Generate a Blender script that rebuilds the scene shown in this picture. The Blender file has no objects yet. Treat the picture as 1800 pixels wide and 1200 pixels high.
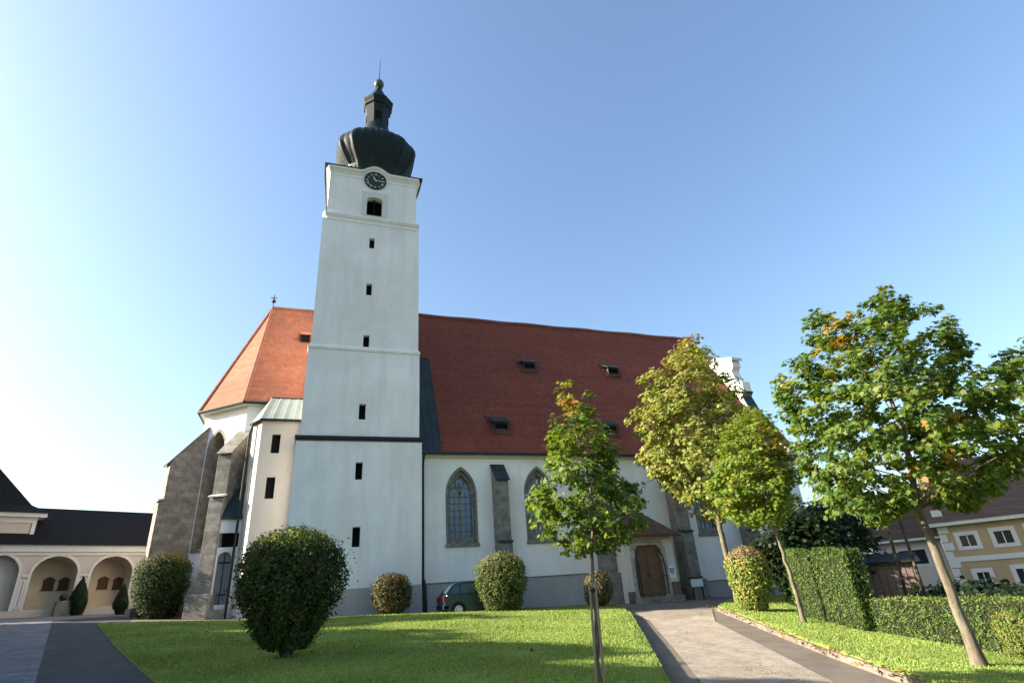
import bpy, bmesh, math, random
import numpy as np
from mathutils import Vector, Matrix

random.seed(7)
RNG = np.random.default_rng(11)
SC = bpy.context.scene
COL = SC.collection

# ------------------------------------------------------------------ camera
YAW, PITCH, ROLL, FPX = 20.4, 24.8, -4.28, 963.3
EYE = np.array([0.0, 0.0, 1.6])
_y, _p, _r = (math.radians(a) for a in (YAW, PITCH, ROLL))
CW = np.array([math.sin(_y) * math.cos(_p), math.cos(_y) * math.cos(_p), math.sin(_p)])
_r0 = np.array([math.cos(_y), -math.sin(_y), 0.0])
_u0 = np.cross(_r0, CW)
CR = math.cos(_r) * _r0 + math.sin(_r) * _u0
CU = -math.sin(_r) * _r0 + math.cos(_r) * _u0
cam_d = bpy.data.cameras.new("camera")
cam = bpy.data.objects.new("camera", cam_d)
COL.objects.link(cam)
cam_d.sensor_width = 36.0
cam_d.lens = 36.0 * FPX / 1800.0
cam_d.clip_start = 0.1
cam_d.clip_end = 5000.0
cam.matrix_world = Matrix([[CR[0], CU[0], -CW[0], EYE[0]], [CR[1], CU[1], -CW[1], EYE[1]],
                           [CR[2], CU[2], -CW[2], EYE[2]], [0, 0, 0, 1]])
SC.camera = cam

# ------------------------------------------------------------------ sky, sun, exposure
SUN_EL = 24.0
SUN_BEHIND = 16.0          # degrees behind the facade line, sun stands far left (-X)
_e, _b = math.radians(SUN_EL), math.radians(SUN_BEHIND)
SUN = Vector((-math.cos(_e) * math.cos(_b), math.cos(_e) * math.sin(_b), math.sin(_e)))
world = bpy.data.worlds.new("World")
SC.world = world
world.use_nodes = True
wn, wl = world.node_tree.nodes, world.node_tree.links
bg = wn["Background"]
sky = wn.new("ShaderNodeTexSky")
sky.sky_type = 'NISHITA'
sky.sun_disc = False
sky.sun_elevation = _e
sky.sun_rotation = math.atan2(SUN.x, SUN.y)
sky.altitude = 300.0
sky.air_density = 1.35
sky.dust_density = 3.0
sky.ozone_density = 3.4
wl.new(sky.outputs[0], bg.inputs[0])
bg.inputs[1].default_value = 0.090
sun_d = bpy.data.lights.new("sun", 'SUN')
sun_d.energy = 5.0
sun_d.angle = math.radians(0.5)
sun_d.color = (1.0, 0.91, 0.78)
sun = bpy.data.objects.new("sun", sun_d)
COL.objects.link(sun)
sun.rotation_euler = (-SUN).to_track_quat('-Z', 'Y').to_euler()
SC.view_settings.view_transform = 'Standard'
SC.view_settings.look = 'None'
SC.view_settings.gamma = 1.0
SC.view_settings.exposure = 1.82
SC.cycles.max_bounces = 6
SC.cycles.transparent_max_bounces = 4

# ------------------------------------------------------------------ measuring helpers
Z3 = np.array([0.0, 0.0, 1.0])


def ray(px, py):
    return ((px - 900) * CR + (600 - py) * CU) / FPX + CW


def at(px, py, X=None, Y=None, Z=None):
    d = ray(px, py)
    t = (X - EYE[0]) / d[0] if X is not None else (Y - EYE[1]) / d[1] if Y is not None else (Z - EYE[2]) / d[2]
    return EYE + t * d


def on_plane(px, py, p0, n):
    d = ray(px, py)
    t = ((np.array(p0) - EYE) @ np.array(n)) / (d @ np.array(n))
    return EYE + t * d


CTRL = np.array([  # heights of the ground, surveyed points
    (0, 0, 0), (-5, 0, .15), (4, 3, -.2), (0, 8, .3), (-5, 9, .55), (0, 16, .72), (6, 16, .55), (-4, 22, 1.2), (4, 24, 1.05),
    (-8, 31, 1.75), (-3, 30, 1.45), (5.3, 29.7, 1.2), (12, 29.8, 1.06), (18, 29.5, .98), (28.6, 29.8, .5),
    (18, 28, .9), (10, 17, .38), (5, 9, .0), (8, 7, -.3), (14, 12, -.2), (16, 18, .25), (22, 22, .25), (14, 6, -.7), (24, 14, -.6),
    (-9.6, 42, 2.2), (-15.9, 38.8, 2.35), (-12, 30, 1.9), (-12, 18, 1.2), (-12, 6, .7), (-25, 20, 1.8), (-30, 45, 2.8),
    (34, 26, -.4), (42, 34, -1.2), (48, 24, -1.6), (60, 40, -2.2), (30, 60, 0), (0, 70, 2), (60, 0, -2.5), (-60, 30, 3), (0, -40, -1.5),
    (40, -30, -3), (-50, -30, 1), (100, 60, -3), (-60, 100, 3), (40, 110, 0), (100, -20, -3.5)], float)


def _tps(r):
    return r * r * np.log(r + 1e-9)


_n = len(CTRL)
_d = np.linalg.norm(CTRL[:, None, :2] - CTRL[None, :, :2], axis=2)
_A = np.zeros((_n + 3, _n + 3))
_A[:_n, :_n] = _tps(_d) + 0.6 * np.eye(_n)
_A[:_n, _n] = 1
_A[:_n, _n + 1:] = CTRL[:, :2]
_A[_n:, :_n] = _A[:_n, _n:].T
_W = np.linalg.solve(_A, np.concatenate([CTRL[:, 2], np.zeros(3)]))


def Hs(P):
    P = np.asarray(P, float)
    out = np.empty(len(P))
    for i in range(0, len(P), 20000):
        Q = P[i:i + 20000]
        r = np.linalg.norm(Q[:, None, :] - CTRL[None, :, :2], axis=2)
        out[i:i + 20000] = _tps(r) @ _W[:_n] + _W[_n] + Q @ _W[_n + 1:]
    far = np.clip((np.linalg.norm(P, axis=1) - 90) / 60, 0, 1)
    return out * (1 - far)


def H(x, y):
    return float(Hs([(x, y)])[0])


def ghit(px, py, dz=0.0):
    d = ray(px, py)
    T = np.linspace(2.5, 70, 1800)
    P = EYE[None] + T[:, None] * d[None]
    below = P[:, 2] < Hs(P[:, :2]) + dz
    i = int(np.argmax(below)) if below.any() else len(T) - 1
    return P[i]


# ------------------------------------------------------------------ objects
ORG = {}


def thing(name, label, cat, loc, group=None):
    o = bpy.data.objects.new(name, None)
    o.empty_display_size = 0.3
    COL.objects.link(o)
    o.location = loc
    ORG[o] = Vector(loc)
    tag(o, label, cat, group)
    return o


def tag(o, label=None, cat=None, group=None, kind=None):
    for k, v in (("label", label), ("category", cat), ("group", group), ("kind", kind)):
        if v:
            o[k] = v


def link(name, me, mat, parent=None, smooth=False):
    mats = mat if isinstance(mat, (list, tuple)) else [mat]
    for m in mats:
        me.materials.append(m)
    o = bpy.data.objects.new(name, me)
    COL.objects.link(o)
    ORG[o] = Vector((0, 0, 0))
    if parent is not None:
        o.parent = parent
        o.location = -ORG[parent]
    if smooth:
        me.polygons.foreach_set("use_smooth", [True] * len(me.polygons))
    return o


class MB:
    """collects vertices and faces of ONE part"""

    def __init__(s):
        s.v, s.f, s.m = [], [], []

    def face(s, pts, mi=0):
        i = len(s.v)
        s.v += [tuple(float(c) for c in p) for p in pts]
        s.f.append(list(range(i, i + len(pts))))
        s.m.append(mi)
        return s

    def raw(s, vs, fs, mi=0):
        i = len(s.v)
        s.v += [tuple(float(c) for c in p) for p in vs]
        for f in fs:
            s.f.append([i + k for k in f])
            s.m.append(mi)
        return s

    def hexa(s, b, t, mi=0):
        """b, t: four bottom and four top points, counterclockwise from above"""
        return s.raw(list(b) + list(t), [(3, 2, 1, 0), (4, 5, 6, 7), (0, 1, 5, 4), (1, 2, 6, 5), (2, 3, 7, 6), (3, 0, 4, 7)], mi)

    def box(s, x0, x1, y0, y1, z0, z1, mi=0):
        return s.hexa([(x0, y0, z0), (x1, y0, z0), (x1, y1, z0), (x0, y1, z0)], [(x0, y0, z1), (x1, y0, z1), (x1, y1, z1), (x0, y1, z1)], mi)

    def obox(s, o, a, b, c, mi=0):
        """box from corner o with edge vectors a, b, c"""
        o, a, b, c = (np.array(q, float) for q in (o, a, b, c))
        return s.hexa([o, o + a, o + a + b, o + b], [o + c, o + a + c, o + a + b + c, o + b + c], mi)

    def prism(s, pts, z0, z1, mi=0, top=None):
        n = len(pts)
        top = top or pts
        return s.raw([(p[0], p[1], z0) for p in pts] + [(p[0], p[1], z1) for p in top],
                     [tuple(range(n))[::-1], tuple(range(n, 2 * n))] + [(i, (i + 1) % n, n + (i + 1) % n, n + i) for i in range(n)], mi)

    def extrude(s, pts, dvec, mi=0):
        """planar polygon pushed along dvec"""
        n = len(pts)
        P = [np.array(p, float) for p in pts]
        d = np.array(dvec, float)
        return s.raw(P + [p + d for p in P], [tuple(range(n))[::-1], tuple(range(n, 2 * n))] + [(i, (i + 1) % n, n + (i + 1) % n, n + i) for i in range(n)], mi)

    def tube(s, pts, rad, n=8, mi=0, cap=True):
        P = [np.array(p, float) for p in pts]
        R = rad if isinstance(rad, (list, tuple, np.ndarray)) else [rad] * len(P)
        vs, fs = [], []
        ref = None
        for i, p in enumerate(P):
            t = P[min(i + 1, len(P) - 1)] - P[max(i - 1, 0)]
            t = t / (np.linalg.norm(t) + 1e-9)
            if ref is None:
                ref = np.cross(t, [0, 0, 1.0]) if abs(t[2]) < .9 else np.cross(t, [1.0, 0, 0])
            a = ref - t * (ref @ t)
            a /= np.linalg.norm(a)
            ref = a
            b = np.cross(t, a)
            for k in range(n):
                q = 2 * math.pi * k / n
                vs.append(p + R[i] * (math.cos(q) * a + math.sin(q) * b))
        for i in range(len(P) - 1):
            for k in range(n):
                k2 = (k + 1) % n
                fs.append((i * n + k, i * n + k2, (i + 1) * n + k2, (i + 1) * n + k))
        if cap:
            fs += [tuple(range(n))[::-1], tuple(range((len(P) - 1) * n, len(P) * n))]
        return s.raw(vs, fs, mi)

    def lathe(s, c, prof, n=24, mi=0, shape=None):
        """prof: list of (radius, z) around a vertical axis through c"""
        vs, fs = [], []
        for r, z in prof:
            for k in range(n):
                q = 2 * math.pi * k / n
                e = shape(q, z) if shape else 1.0
                vs.append((c[0] + r * e * math.cos(q), c[1] + r * e * math.sin(q), z))
        for i in range(len(prof) - 1):
            for k in range(n):
                k2 = (k + 1) % n
                fs.append((i * n + k, i * n + k2, (i + 1) * n + k2, (i + 1) * n + k))
        fs += [tuple(range(n))[::-1], tuple(range((len(prof) - 1) * n, len(prof) * n))]
        return s.raw(vs, fs, mi)

    def holed(s, fr, outer, holes, th, mi=0):
        """wall of thickness th in frame fr=(origin, u, n): its face lies in the plane, body goes to -n"""
        o, u, nn = (np.array(q, float) for q in fr)
        cu = bpy.data.curves.new("tmp", 'CURVE')
        cu.dimensions = '2D'
        cu.fill_mode = 'BOTH'
        cu.extrude = th / 2
        for poly in [outer] + list(holes):
            sp = cu.splines.new('POLY')
            sp.points.add(len(poly) - 1)
            for pt, q in zip(sp.points, poly):
                pt.co = (q[0], q[1], 0, 1)
            sp.use_cyclic_u = True
        ob = bpy.data.objects.new("tmp", cu)
        COL.objects.link(ob)
        me = bpy.data.meshes.new_from_object(ob.evaluated_get(bpy.context.evaluated_depsgraph_get()))
        vs = [o + v.co.x * u + v.co.y * Z3 + (v.co.z - th / 2) * nn for v in me.vertices]
        s.raw(vs, [tuple(p.vertices) for p in me.polygons], mi)
        bpy.data.objects.remove(ob)
        bpy.data.curves.remove(cu)
        bpy.data.meshes.remove(me)
        return s

    def build(s, name, mat, parent=None, smooth=False, merge=True, bevel=0.0):
        me = bpy.data.meshes.new(name)
        me.from_pydata(s.v, [], s.f)
        me.polygons.foreach_set("material_index", s.m)
        bm = bmesh.new()
        bm.from_mesh(me)
        if merge:
            bmesh.ops.remove_doubles(bm, verts=bm.verts, dist=1e-4)
        bmesh.ops.recalc_face_normals(bm, faces=bm.faces)
        if bevel:
            es = [e for e in bm.edges if len(e.link_faces) == 2 and e.calc_face_angle(0) > .6]
            bmesh.ops.bevel(bm, geom=es, offset=bevel, segments=2, affect='EDGES', profile=.6)
        bm.to_mesh(me)
        bm.free()
        o = link(name, me, mat, parent, smooth)
        if smooth:
            try:
                me.set_sharp_from_angle(angle=math.radians(40))
            except Exception:
                pass
        return o


# ------------------------------------------------------------------ materials
class NT:
    def __init__(s, name):
        s.m = bpy.data.materials.new(name)
        s.m.use_nodes = True
        s.n, s.l = s.m.node_tree.nodes, s.m.node_tree.links
        s.b = s.n["Principled BSDF"]
        s.out = s.n["Material Output"]
        s.co = s.n.new("ShaderNodeTexCoord").outputs["Object"]

    def node(s, t, **kw):
        x = s.n.new(t)
        for k, v in kw.items():
            setattr(x, k, v)
        return x

    def set(s, sock, v):
        if hasattr(v, "is_linked") or hasattr(v, "links"):
            s.l.new(v, sock)
        else:
            sock.default_value = (*v, 1.0) if isinstance(v, tuple) and len(v) == 3 and sock.type == 'RGBA' else v

    def mapping(s, scale=(1, 1, 1), src=None, rot=(0, 0, 0)):
        x = s.node("ShaderNodeMapping")
        s.l.new(src or s.co, x.inputs[0])
        x.inputs["Scale"].default_value = scale
        x.inputs["Rotation"].default_value = rot
        return x.outputs[0]

    def noise(s, scale, detail=4.0, rough=.6, src=None, col=False):
        x = s.node("ShaderNodeTexNoise")
        s.l.new(src or s.co, x.inputs["Vector"])
        x.inputs["Scale"].default_value = scale
        x.inputs["Detail"].default_value = detail
        x.inputs["Roughness"].default_value = rough
        return x.outputs["Color" if col else "Fac"]

    def ramp(s, fac, stops):
        x = s.node("ShaderNodeValToRGB")
        s.l.new(fac, x.inputs[0])
        e = x.color_ramp.elements
        while len(e) < len(stops):
            e.new(.5)
        for el, (p, c) in zip(e, stops):
            el.position = p
            el.color = (*c, 1) if isinstance(c, tuple) else (c, c, c, 1)
        return x.outputs[0]

    def mix(s, fac, a, b, mode='MIX'):
        x = s.node("ShaderNodeMix", data_type='RGBA', blend_type=mode)
        s.set(x.inputs[0], fac)
        s.set(x.inputs[6], a)
        s.set(x.inputs[7], b)
        return x.outputs[2]

    def math(s, op, a, b=0.0):
        x = s.node("ShaderNodeMath", operation=op)
        s.set(x.inputs[0], a)
        s.set(x.inputs[1], b)
        return x.outputs[0]

    def bump(s, h, strength=.3, dist=.02):
        x = s.node("ShaderNodeBump")
        x.inputs["Strength"].default_value = strength
        x.inputs["Distance"].default_value = dist
        s.l.new(h, x.inputs["Height"])
        s.l.new(x.outputs[0], s.b.inputs["Normal"])

    def base(s, c, rough=.8, spec=.3):
        s.set(s.b.inputs["Base Color"], c)
        s.b.inputs["Roughness"].default_value = rough
        s.b.inputs["Specular IOR Level"].default_value = spec
        return s


def m_plaster(name, c, dirt=.12, streak=.5):
    t = NT(name)
    big = t.ramp(t.noise(.35, 5, .65), [(.35, 0.0), (.75, 1.0)])
    st = t.ramp(t.noise(1.6, 4, .7, t.mapping((1.0, 1.0, .10))), [(.45, 0.0), (.8, 1.0)])
    fine = t.noise(9, 3)
    d = tuple(k * (1 - dirt * 1.6) for k in c)
    d = (d[0], d[1] * .985, d[2] * .94)
    col = t.mix(t.math('MULTIPLY', big, .7), c, d)
    col = t.mix(t.math('MULTIPLY', st, streak), col, tuple(k * (1 - dirt * 1.3) for k in c))
    t.base(col, .9, .15)
    t.bump(t.math('ADD', t.noise(28, 4), t.math('MULTIPLY', t.noise(2.2, 3), 2.0)), .35, .012)
    return t.m


def m_stone(name, c1, c2, scale=1.0, mortar=(.3, .28, .24)):
    t = NT(name)
    sep = t.node("ShaderNodeSeparateXYZ")
    t.l.new(t.co, sep.inputs[0])
    cmb = t.node("ShaderNodeCombineXYZ")
    t.l.new(t.math('ADD', sep.outputs[0], sep.outputs[1]), cmb.inputs[0])
    t.l.new(sep.outputs[2], cmb.inputs[1])
    wob = t.mix(.06, cmb.outputs[0], t.noise(2.5, 3, col=True))
    br = t.node("ShaderNodeTexBrick")
    t.l.new(wob, br.inputs["Vector"])
    br.inputs["Scale"].default_value = scale
    br.inputs["Brick Width"].default_value = .55
    br.inputs["Row Height"].default_value = .26
    br.inputs["Mortar Size"].default_value = .012
    br.inputs["Mortar Smooth"].default_value = .4
    br.inputs["Color1"].default_value = (*c1, 1)
    br.inputs["Color2"].default_value = (*c2, 1)
    br.inputs["Mortar"].default_value = (*mortar, 1)
    n = t.ramp(t.noise(3.0, 6, .7), [(.3, .55), (.7, 1.25)])
    col = t.mix(1.0, br.outputs["Color"], n, 'MULTIPLY')
    t.base(col, .92, .15)
    t.bump(t.math('ADD', t.math('MULTIPLY', br.outputs["Fac"], -1.2), t.noise(7, 6, .7)), .7, .03)
    return t.m


def m_tile(name, c1, c2, row=.15, wid=.19, stain=(.05, .035, .03)):
    """beaver-tail tiles: rows follow the height, tiles alternate row by row"""
    t = NT(name)
    sep = t.node("ShaderNodeSeparateXYZ")
    t.l.new(t.co, sep.inputs[0])
    z = t.math('DIVIDE', sep.outputs[2], row)
    ri = t.math('FLOOR', z)
    rf = t.math('FRACT', z)
    x = t.math('DIVIDE', t.math('ADD', sep.outputs[0], t.math('MULTIPLY', sep.outputs[1], .35)), wid)
    x = t.math('ADD', x, t.math('MULTIPLY', ri, .5))
    xi = t.math('FLOOR', x)
    xf = t.math('FRACT', x)
    cmb = t.node("ShaderNodeCombineXYZ")
    t.l.new(xi, cmb.inputs[0])
    t.l.new(ri, cmb.inputs[1])
    wn_ = t.node("ShaderNodeTexWhiteNoise", noise_dimensions='2D')
    t.l.new(cmb.outputs[0], wn_.inputs["Vector"])
    col = t.mix(wn_.outputs["Value"], c1, c2)
    rn = t.node("ShaderNodeTexWhiteNoise", noise_dimensions='1D')
    t.l.new(ri, rn.inputs["W"])
    col = t.mix(1.0, col, t.ramp(rn.outputs["Value"], [(0.0, .90), (1.0, 1.08)]), 'MULTIPLY')
    odd = t.math('GREATER_THAN', wn_.outputs["Value"], .93)
    col = t.mix(t.math('MULTIPLY', odd, .3), col, tuple(min(1, a * 1.7) for a in c1))
    big = t.ramp(t.noise(.22, 6, .7), [(.35, 0.0), (.72, .55)])
    col = t.mix(big, col, tuple(a * .55 for a in c1))
    moss = t.ramp(t.noise(1.1, 6, .75, t.mapping((1, 1, .5))), [(.58, 0.0), (.74, .6)])
    col = t.mix(moss, col, stain)
    t.base(col, .85, .2)
    # each tile thickens to its lower edge
    edge = t.math('SUBTRACT', 1.0, rf)
    gap = t.math('LESS_THAN', xf, .06)
    hgt = t.math('SUBTRACT', t.math('ADD', edge, t.math('MULTIPLY', wn_.outputs["Value"], .35)), t.math('MULTIPLY', gap, .5))
    t.bump(hgt, .9, .06)
    return t.m


def m_metal(name, c, rough=.5, metallic=.0, patch=(.1, .16, .14), amt=.5):
    t = NT(name)
    st = t.ramp(t.noise(1.4, 5, .7, t.mapping((1.5, 1.5, .3))), [(.35, 0.0), (.75, amt)])
    t.base(t.mix(st, c, patch), rough, .22)
    t.b.inputs["Metallic"].default_value = metallic
    t.bump(t.noise(3, 4), .2, .02)
    return t.m


def m_plain(name, c, rough=.7, spec=.3, var=.25, scale=6.0, metallic=0.0, bump=.2):
    t = NT(name)
    f = t.ramp(t.noise(scale, 5, .65), [(.3, 1 - var), (.7, 1 + var)])
    t.base(t.mix(1.0, c, f, 'MULTIPLY'), rough, spec)
    t.b.inputs["Metallic"].default_value = metallic
    t.bump(t.noise(scale * 5, 4), bump, .01)
    return t.m


def m_glass(name, c=(.02, .025, .03), rough=.08):
    t = NT(name)
    t.base(t.mix(t.noise(1.2, 2), c, tuple(k * 1.8 for k in c)), rough, .6)
    t.bump(t.noise(2.0, 2), .08, .02)
    return t.m


def m_wood(name, c, plank=.16):
    t = NT(name)
    g = t.noise(3.0, 5, .7, t.mapping((6, 6, .5)))
    t.base(t.mix(t.ramp(g, [(.3, 0.0), (.75, 1.0)]), c, tuple(k * .45 for k in c)), .65, .3)
    t.bump(g, .4, .01)
    return t.m


def m_leaf(name, transl=.35, rough=.5, spec=.3):
    t = NT(name)
    a = t.node("ShaderNodeAttribute", attribute_name="leaf_colour")
    t.base(a.outputs["Color"], rough, spec)
    tr = t.node("ShaderNodeBsdfTranslucent")
    t.l.new(t.mix(1.0, a.outputs["Color"], (1.25, 1.2, .5), 'MULTIPLY'), tr.inputs[0])
    mx = t.node("ShaderNodeMixShader")
    mx.inputs[0].default_value = transl
    t.l.new(t.b.outputs[0], mx.inputs[1])
    t.l.new(tr.outputs[0], mx.inputs[2])
    t.l.new(mx.outputs[0], t.out.inputs[0])
    return t.m


def m_bark(name, c1, c2):
    t = NT(name)
    n = t.noise(6, 6, .7, t.mapping((1.6, 1.6, .35)))
    lich = t.ramp(t.noise(3.5, 5, .7), [(.5, 0.0), (.68, .7)])
    col = t.mix(t.ramp(n, [(.3, 0.0), (.7, 1.0)]), c2, c1)
    t.base(t.mix(lich, col, (.20, .21, .13)), .9, .15)
    t.bump(n, .8, .02)
    return t.m


def m_ground(name, cols, scale, rough=.95, bump=.5, bscale=40, bdist=.02, speck=None):
    t = NT(name)
    col = t.ramp(t.noise(scale, 8, .7), cols)
    if speck:
        v = t.noise(bscale * 1.5, 3, .8)
        col = t.mix(t.ramp(v, [(.55, 0.0), (.7, .6)]), col, speck)
    t.base(col, rough, .15)
    t.bump(t.noise(bscale, 6, .75), bump, bdist)
    return t.m


def m_paving(name, c, joint, ang, size=(1.1, .7), wear=(.16, .13, .10)):
    t = NT(name)
    src = t.mapping((1, 1, 0), rot=(0, 0, ang))
    wob = t.mix(.06, src, t.noise(1.4, 3, col=True))
    br = t.node("ShaderNodeTexBrick")
    t.l.new(wob, br.inputs["Vector"])
    br.inputs["Scale"].default_value = 1.0
    br.inputs["Brick Width"].default_value = size[0]
    br.inputs["Row Height"].default_value = size[1]
    br.inputs["Mortar Size"].default_value = .016
    br.inputs["Mortar Smooth"].default_value = .5
    br.inputs["Color1"].default_value = (*c, 1)
    br.inputs["Color2"].default_value = (*(k * .8 for k in c), 1)
    br.inputs["Mortar"].default_value = (*joint, 1)
    n = t.ramp(t.noise(1.3, 9, .8), [(.3, .6), (.7, 1.22)])
    col = t.mix(1.0, br.outputs["Color"], n, 'MULTIPLY')
    grit = t.ramp(t.noise(26, 5, .8), [(.35, .7), (.65, 1.2)])
    col = t.mix(1.0, col, grit, 'MULTIPLY')
    dirt = t.ramp(t.noise(2.2, 9, .85), [(.52, 0.0), (.68, .75)])
    col = t.mix(dirt, col, wear)
    vo = t.node("ShaderNodeTexVoronoi", feature='DISTANCE_TO_EDGE')
    t.l.new(t.mix(.25, src, t.noise(3.0, 5, col=True)), vo.inputs["Vector"])
    vo.inputs["Scale"].default_value = .8
    crack = t.ramp(vo.outputs["Distance"], [(.002, .5), (.012, 0.0)])
    col = t.mix(crack, col, tuple(k * .3 for k in c))
    t.base(col, .9, .2)
    t.bump(t.math('ADD', t.math('MULTIPLY', br.outputs["Fac"], -1.0), t.math('SUBTRACT', t.math('MULTIPLY', t.noise(14, 7, .8), 1.6), crack)), .8, .025)
    return t.m


M = dict(
    white=m_plaster("white_plaster", (.90, .85, .795), .17, 1.0),
    cream=m_plaster("cream_plaster", (.63, .57, .50), .12, .5),
    plinth=m_plaster("grey_plinth_render", (.42, .40, .375), .2, .8),
    arcade=m_plaster("old_pink_plaster", (.56, .485, .41), .12),
    arcade_in=m_plaster("ochre_plaster", (.60, .50, .36), .12),
    trimw=m_plaster("white_trim", (.66, .63, .58), .08),
    stone=m_stone("weathered_stone", (.34, .305, .255), (.24, .21, .175)),
    greystone=m_stone("grey_sandstone", (.25, .235, .195), (.18, .168, .14)),
    tile=m_tile("aged_red_roof_tiles", (.27, .066, .034), (.19, .047, .025), .2, .2),
    newtile=m_tile("orange_roof_tiles", (.40, .150, .085), (.32, .115, .064), .2, .2, stain=(.18, .085, .06)),
    ridge=m_plain("ridge_tiles", (.24, .10, .07), .85, .2, .3, 4),
    ridge_dark=m_plain("stained_lead_flashing", (.115, .045, .03), .85, .15, .4, 2.5),
    darktile=m_tile("dark_roof_shingles", (.0075, .0078, .0075), (.012, .0115, .011), .16, .2, (.009, .012, .008)),
    browntile=m_tile("brown_roof_tiles", (.15, .092, .062), (.10, .064, .045), .15, .22),
    copper=m_metal("dark_copper", (.006, .012, .0125), .6, .0, (.013, .026, .026), .8),
    seam=m_metal("grey_sheet_metal", (.30, .34, .31), .5, .1, (.20, .25, .22), .7),
    slate=m_metal("blue_black_sheet_metal", (.022, .032, .034), .55, .0, (.045, .065, .066), .7),
    dark=m_plain("dark_iron", (.012, .012, .013), .55, .4, .2),
    void=m_plain("dark_interior", (.008, .008, .009), .9, .1, .1),
    glass=m_glass("dark_window_glass"),
    leaded=m_glass("blue_leaded_glass", (.07, .115, .17), .22),
    lead=m_plain("lead_bars", (.07, .07, .07), .6),
    wood=m_wood("brown_oak", (.12, .055, .028)),
    doorwood=m_wood("weathered_oak_door", (.21, .12, .075)),
    palestone=m_stone("pale_sandstone", (.46, .43, .37), (.38, .355, .31), .8, (.34, .32, .28)),
    pale_wood=m_wood("pale_stake_wood", (.34, .25, .17)),
    grey_door=m_wood("grey_painted_wood", (.26, .26, .28)),
    gold=m_plain("pale_gilding", (.55, .52, .42), .4, .5, .15),
    ball=m_metal("pale_grey_zinc", (.10, .105, .105), .5, .2, (.07, .07, .07), .5),
    asphalt=m_ground("asphalt", [(.3, (.125, .102, .08)), (.7, (.215, .182, .145))], 1.2, .9, .8, 45, .02, (.27, .24, .20)),
    asphalt_dark=m_ground("dark_asphalt", [(.3, (.05, .05, .05)), (.7, (.085, .083, .08))], 1.2, .9, .8, 45, .02, (.13, .125, .12)),
    cobble=m_paving("old_paving_slabs", (.23, .23, .235), (.08, .08, .08), math.radians(12), (.9, .55), (.12, .12, .12)),
    paving=m_paving("light_concrete_paving", (.43, .36, .28), (.29, .24, .18), math.radians(-30), (3.4, 3.4), (.24, .17, .12)),
    kerb=m_plain("kerb_stone", (.19, .155, .12), .95, .15, .45, 3, bump=.6),
    soil=m_ground("surrounding_ground", [(.3, (.05, .055, .03)), (.7, (.08, .10, .04))], .5),
    lawn=m_ground("lawn_turf", [(.25, (.13, .19, .035)), (.5, (.20, .26, .055)), (.75, (.27, .30, .08))], .8, .95, .8, 30, .04, (.17, .22, .035)),
    blade=m_leaf("grass_blades", .2, .7, .12),
    leaf=m_leaf("tree_leaves", .48, .5, .28),
    bushleaf=m_leaf("shrub_leaves", .25, .65, .15),
    needle=m_leaf("hedge_leaves", .2, .55, .25),
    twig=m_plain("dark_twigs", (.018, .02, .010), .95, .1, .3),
    bark=m_bark("pale_bark", (.20, .165, .115), (.075, .06, .042)),
    darkbark=m_bark("dark_bark", (.09, .065, .045), (.035, .027, .02)),
    yellow=m_plaster("yellow_house_plaster", (.46, .33, .185), .14),
    pinkw=m_plaster("pale_house_plaster", (.60, .54, .48), .1),
    carpaint=m_plain("dark_teal_car_paint", (.003, .032, .038), .25, .6, .05, 2, bump=.0),
    rubber=m_plain("tyre_rubber", (.012, .012, .012), .8),
    hub=m_plain("silver_hubcap", (.55, .55, .56), .35, .5, .1, 4, .3),
    carglass=m_glass("car_glass", (.035, .05, .055), .05),
    redlamp=m_plain("red_lamp_glass", (.25, .012, .01), .2, .5, .1),
    sign_white=m_plain("white_board", (.72, .72, .72), .5, .3, .05),
    sign_blue=m_plain("blue_print", (.10, .14, .30), .5),
    terracotta=m_plain("terracotta", (.40, .16, .09), .8),
    
    brownwall=m_plain("brown_boards", (.15, .105, .09), .85),
)


def arch(u0, u1, v0, vs, pointed=False, n=9, rise=None):
    """outline of an opening: rectangle to vs, then round or pointed head"""
    w = u1 - u0
    c = (u0 + u1) / 2
    pts = [(u0, v0), (u1, v0)]
    if pointed:
        R = w * 1.0
        h = math.sqrt(R * R - (R - w / 2) ** 2)
        for i in range(n + 1):
            a = math.acos((R - w / 2) / R) * i / n
            pts.append((u1 - R + R * math.cos(a), vs + R * math.sin(a)))
        for i in range(n - 1, -1, -1):
            a = math.acos((R - w / 2) / R) * i / n
            pts.append((u0 + R - R * math.cos(a), vs + R * math.sin(a)))
    else:
        h = rise if rise else w / 2
        for i in range(2 * n + 1):
            a = math.pi * i / (2 * n)
            pts.append((c + w / 2 * math.cos(a), vs + h * math.sin(a)))
    return pts


def arch_v0(u0, u1, v0, vs, pointed, inset):
    if pointed:
        return arch(u0 + inset, u1 - inset, v0 + inset * 1.2, vs, True)
    return arch(u0 + inset, u1 - inset, v0 + inset, vs)


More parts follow.
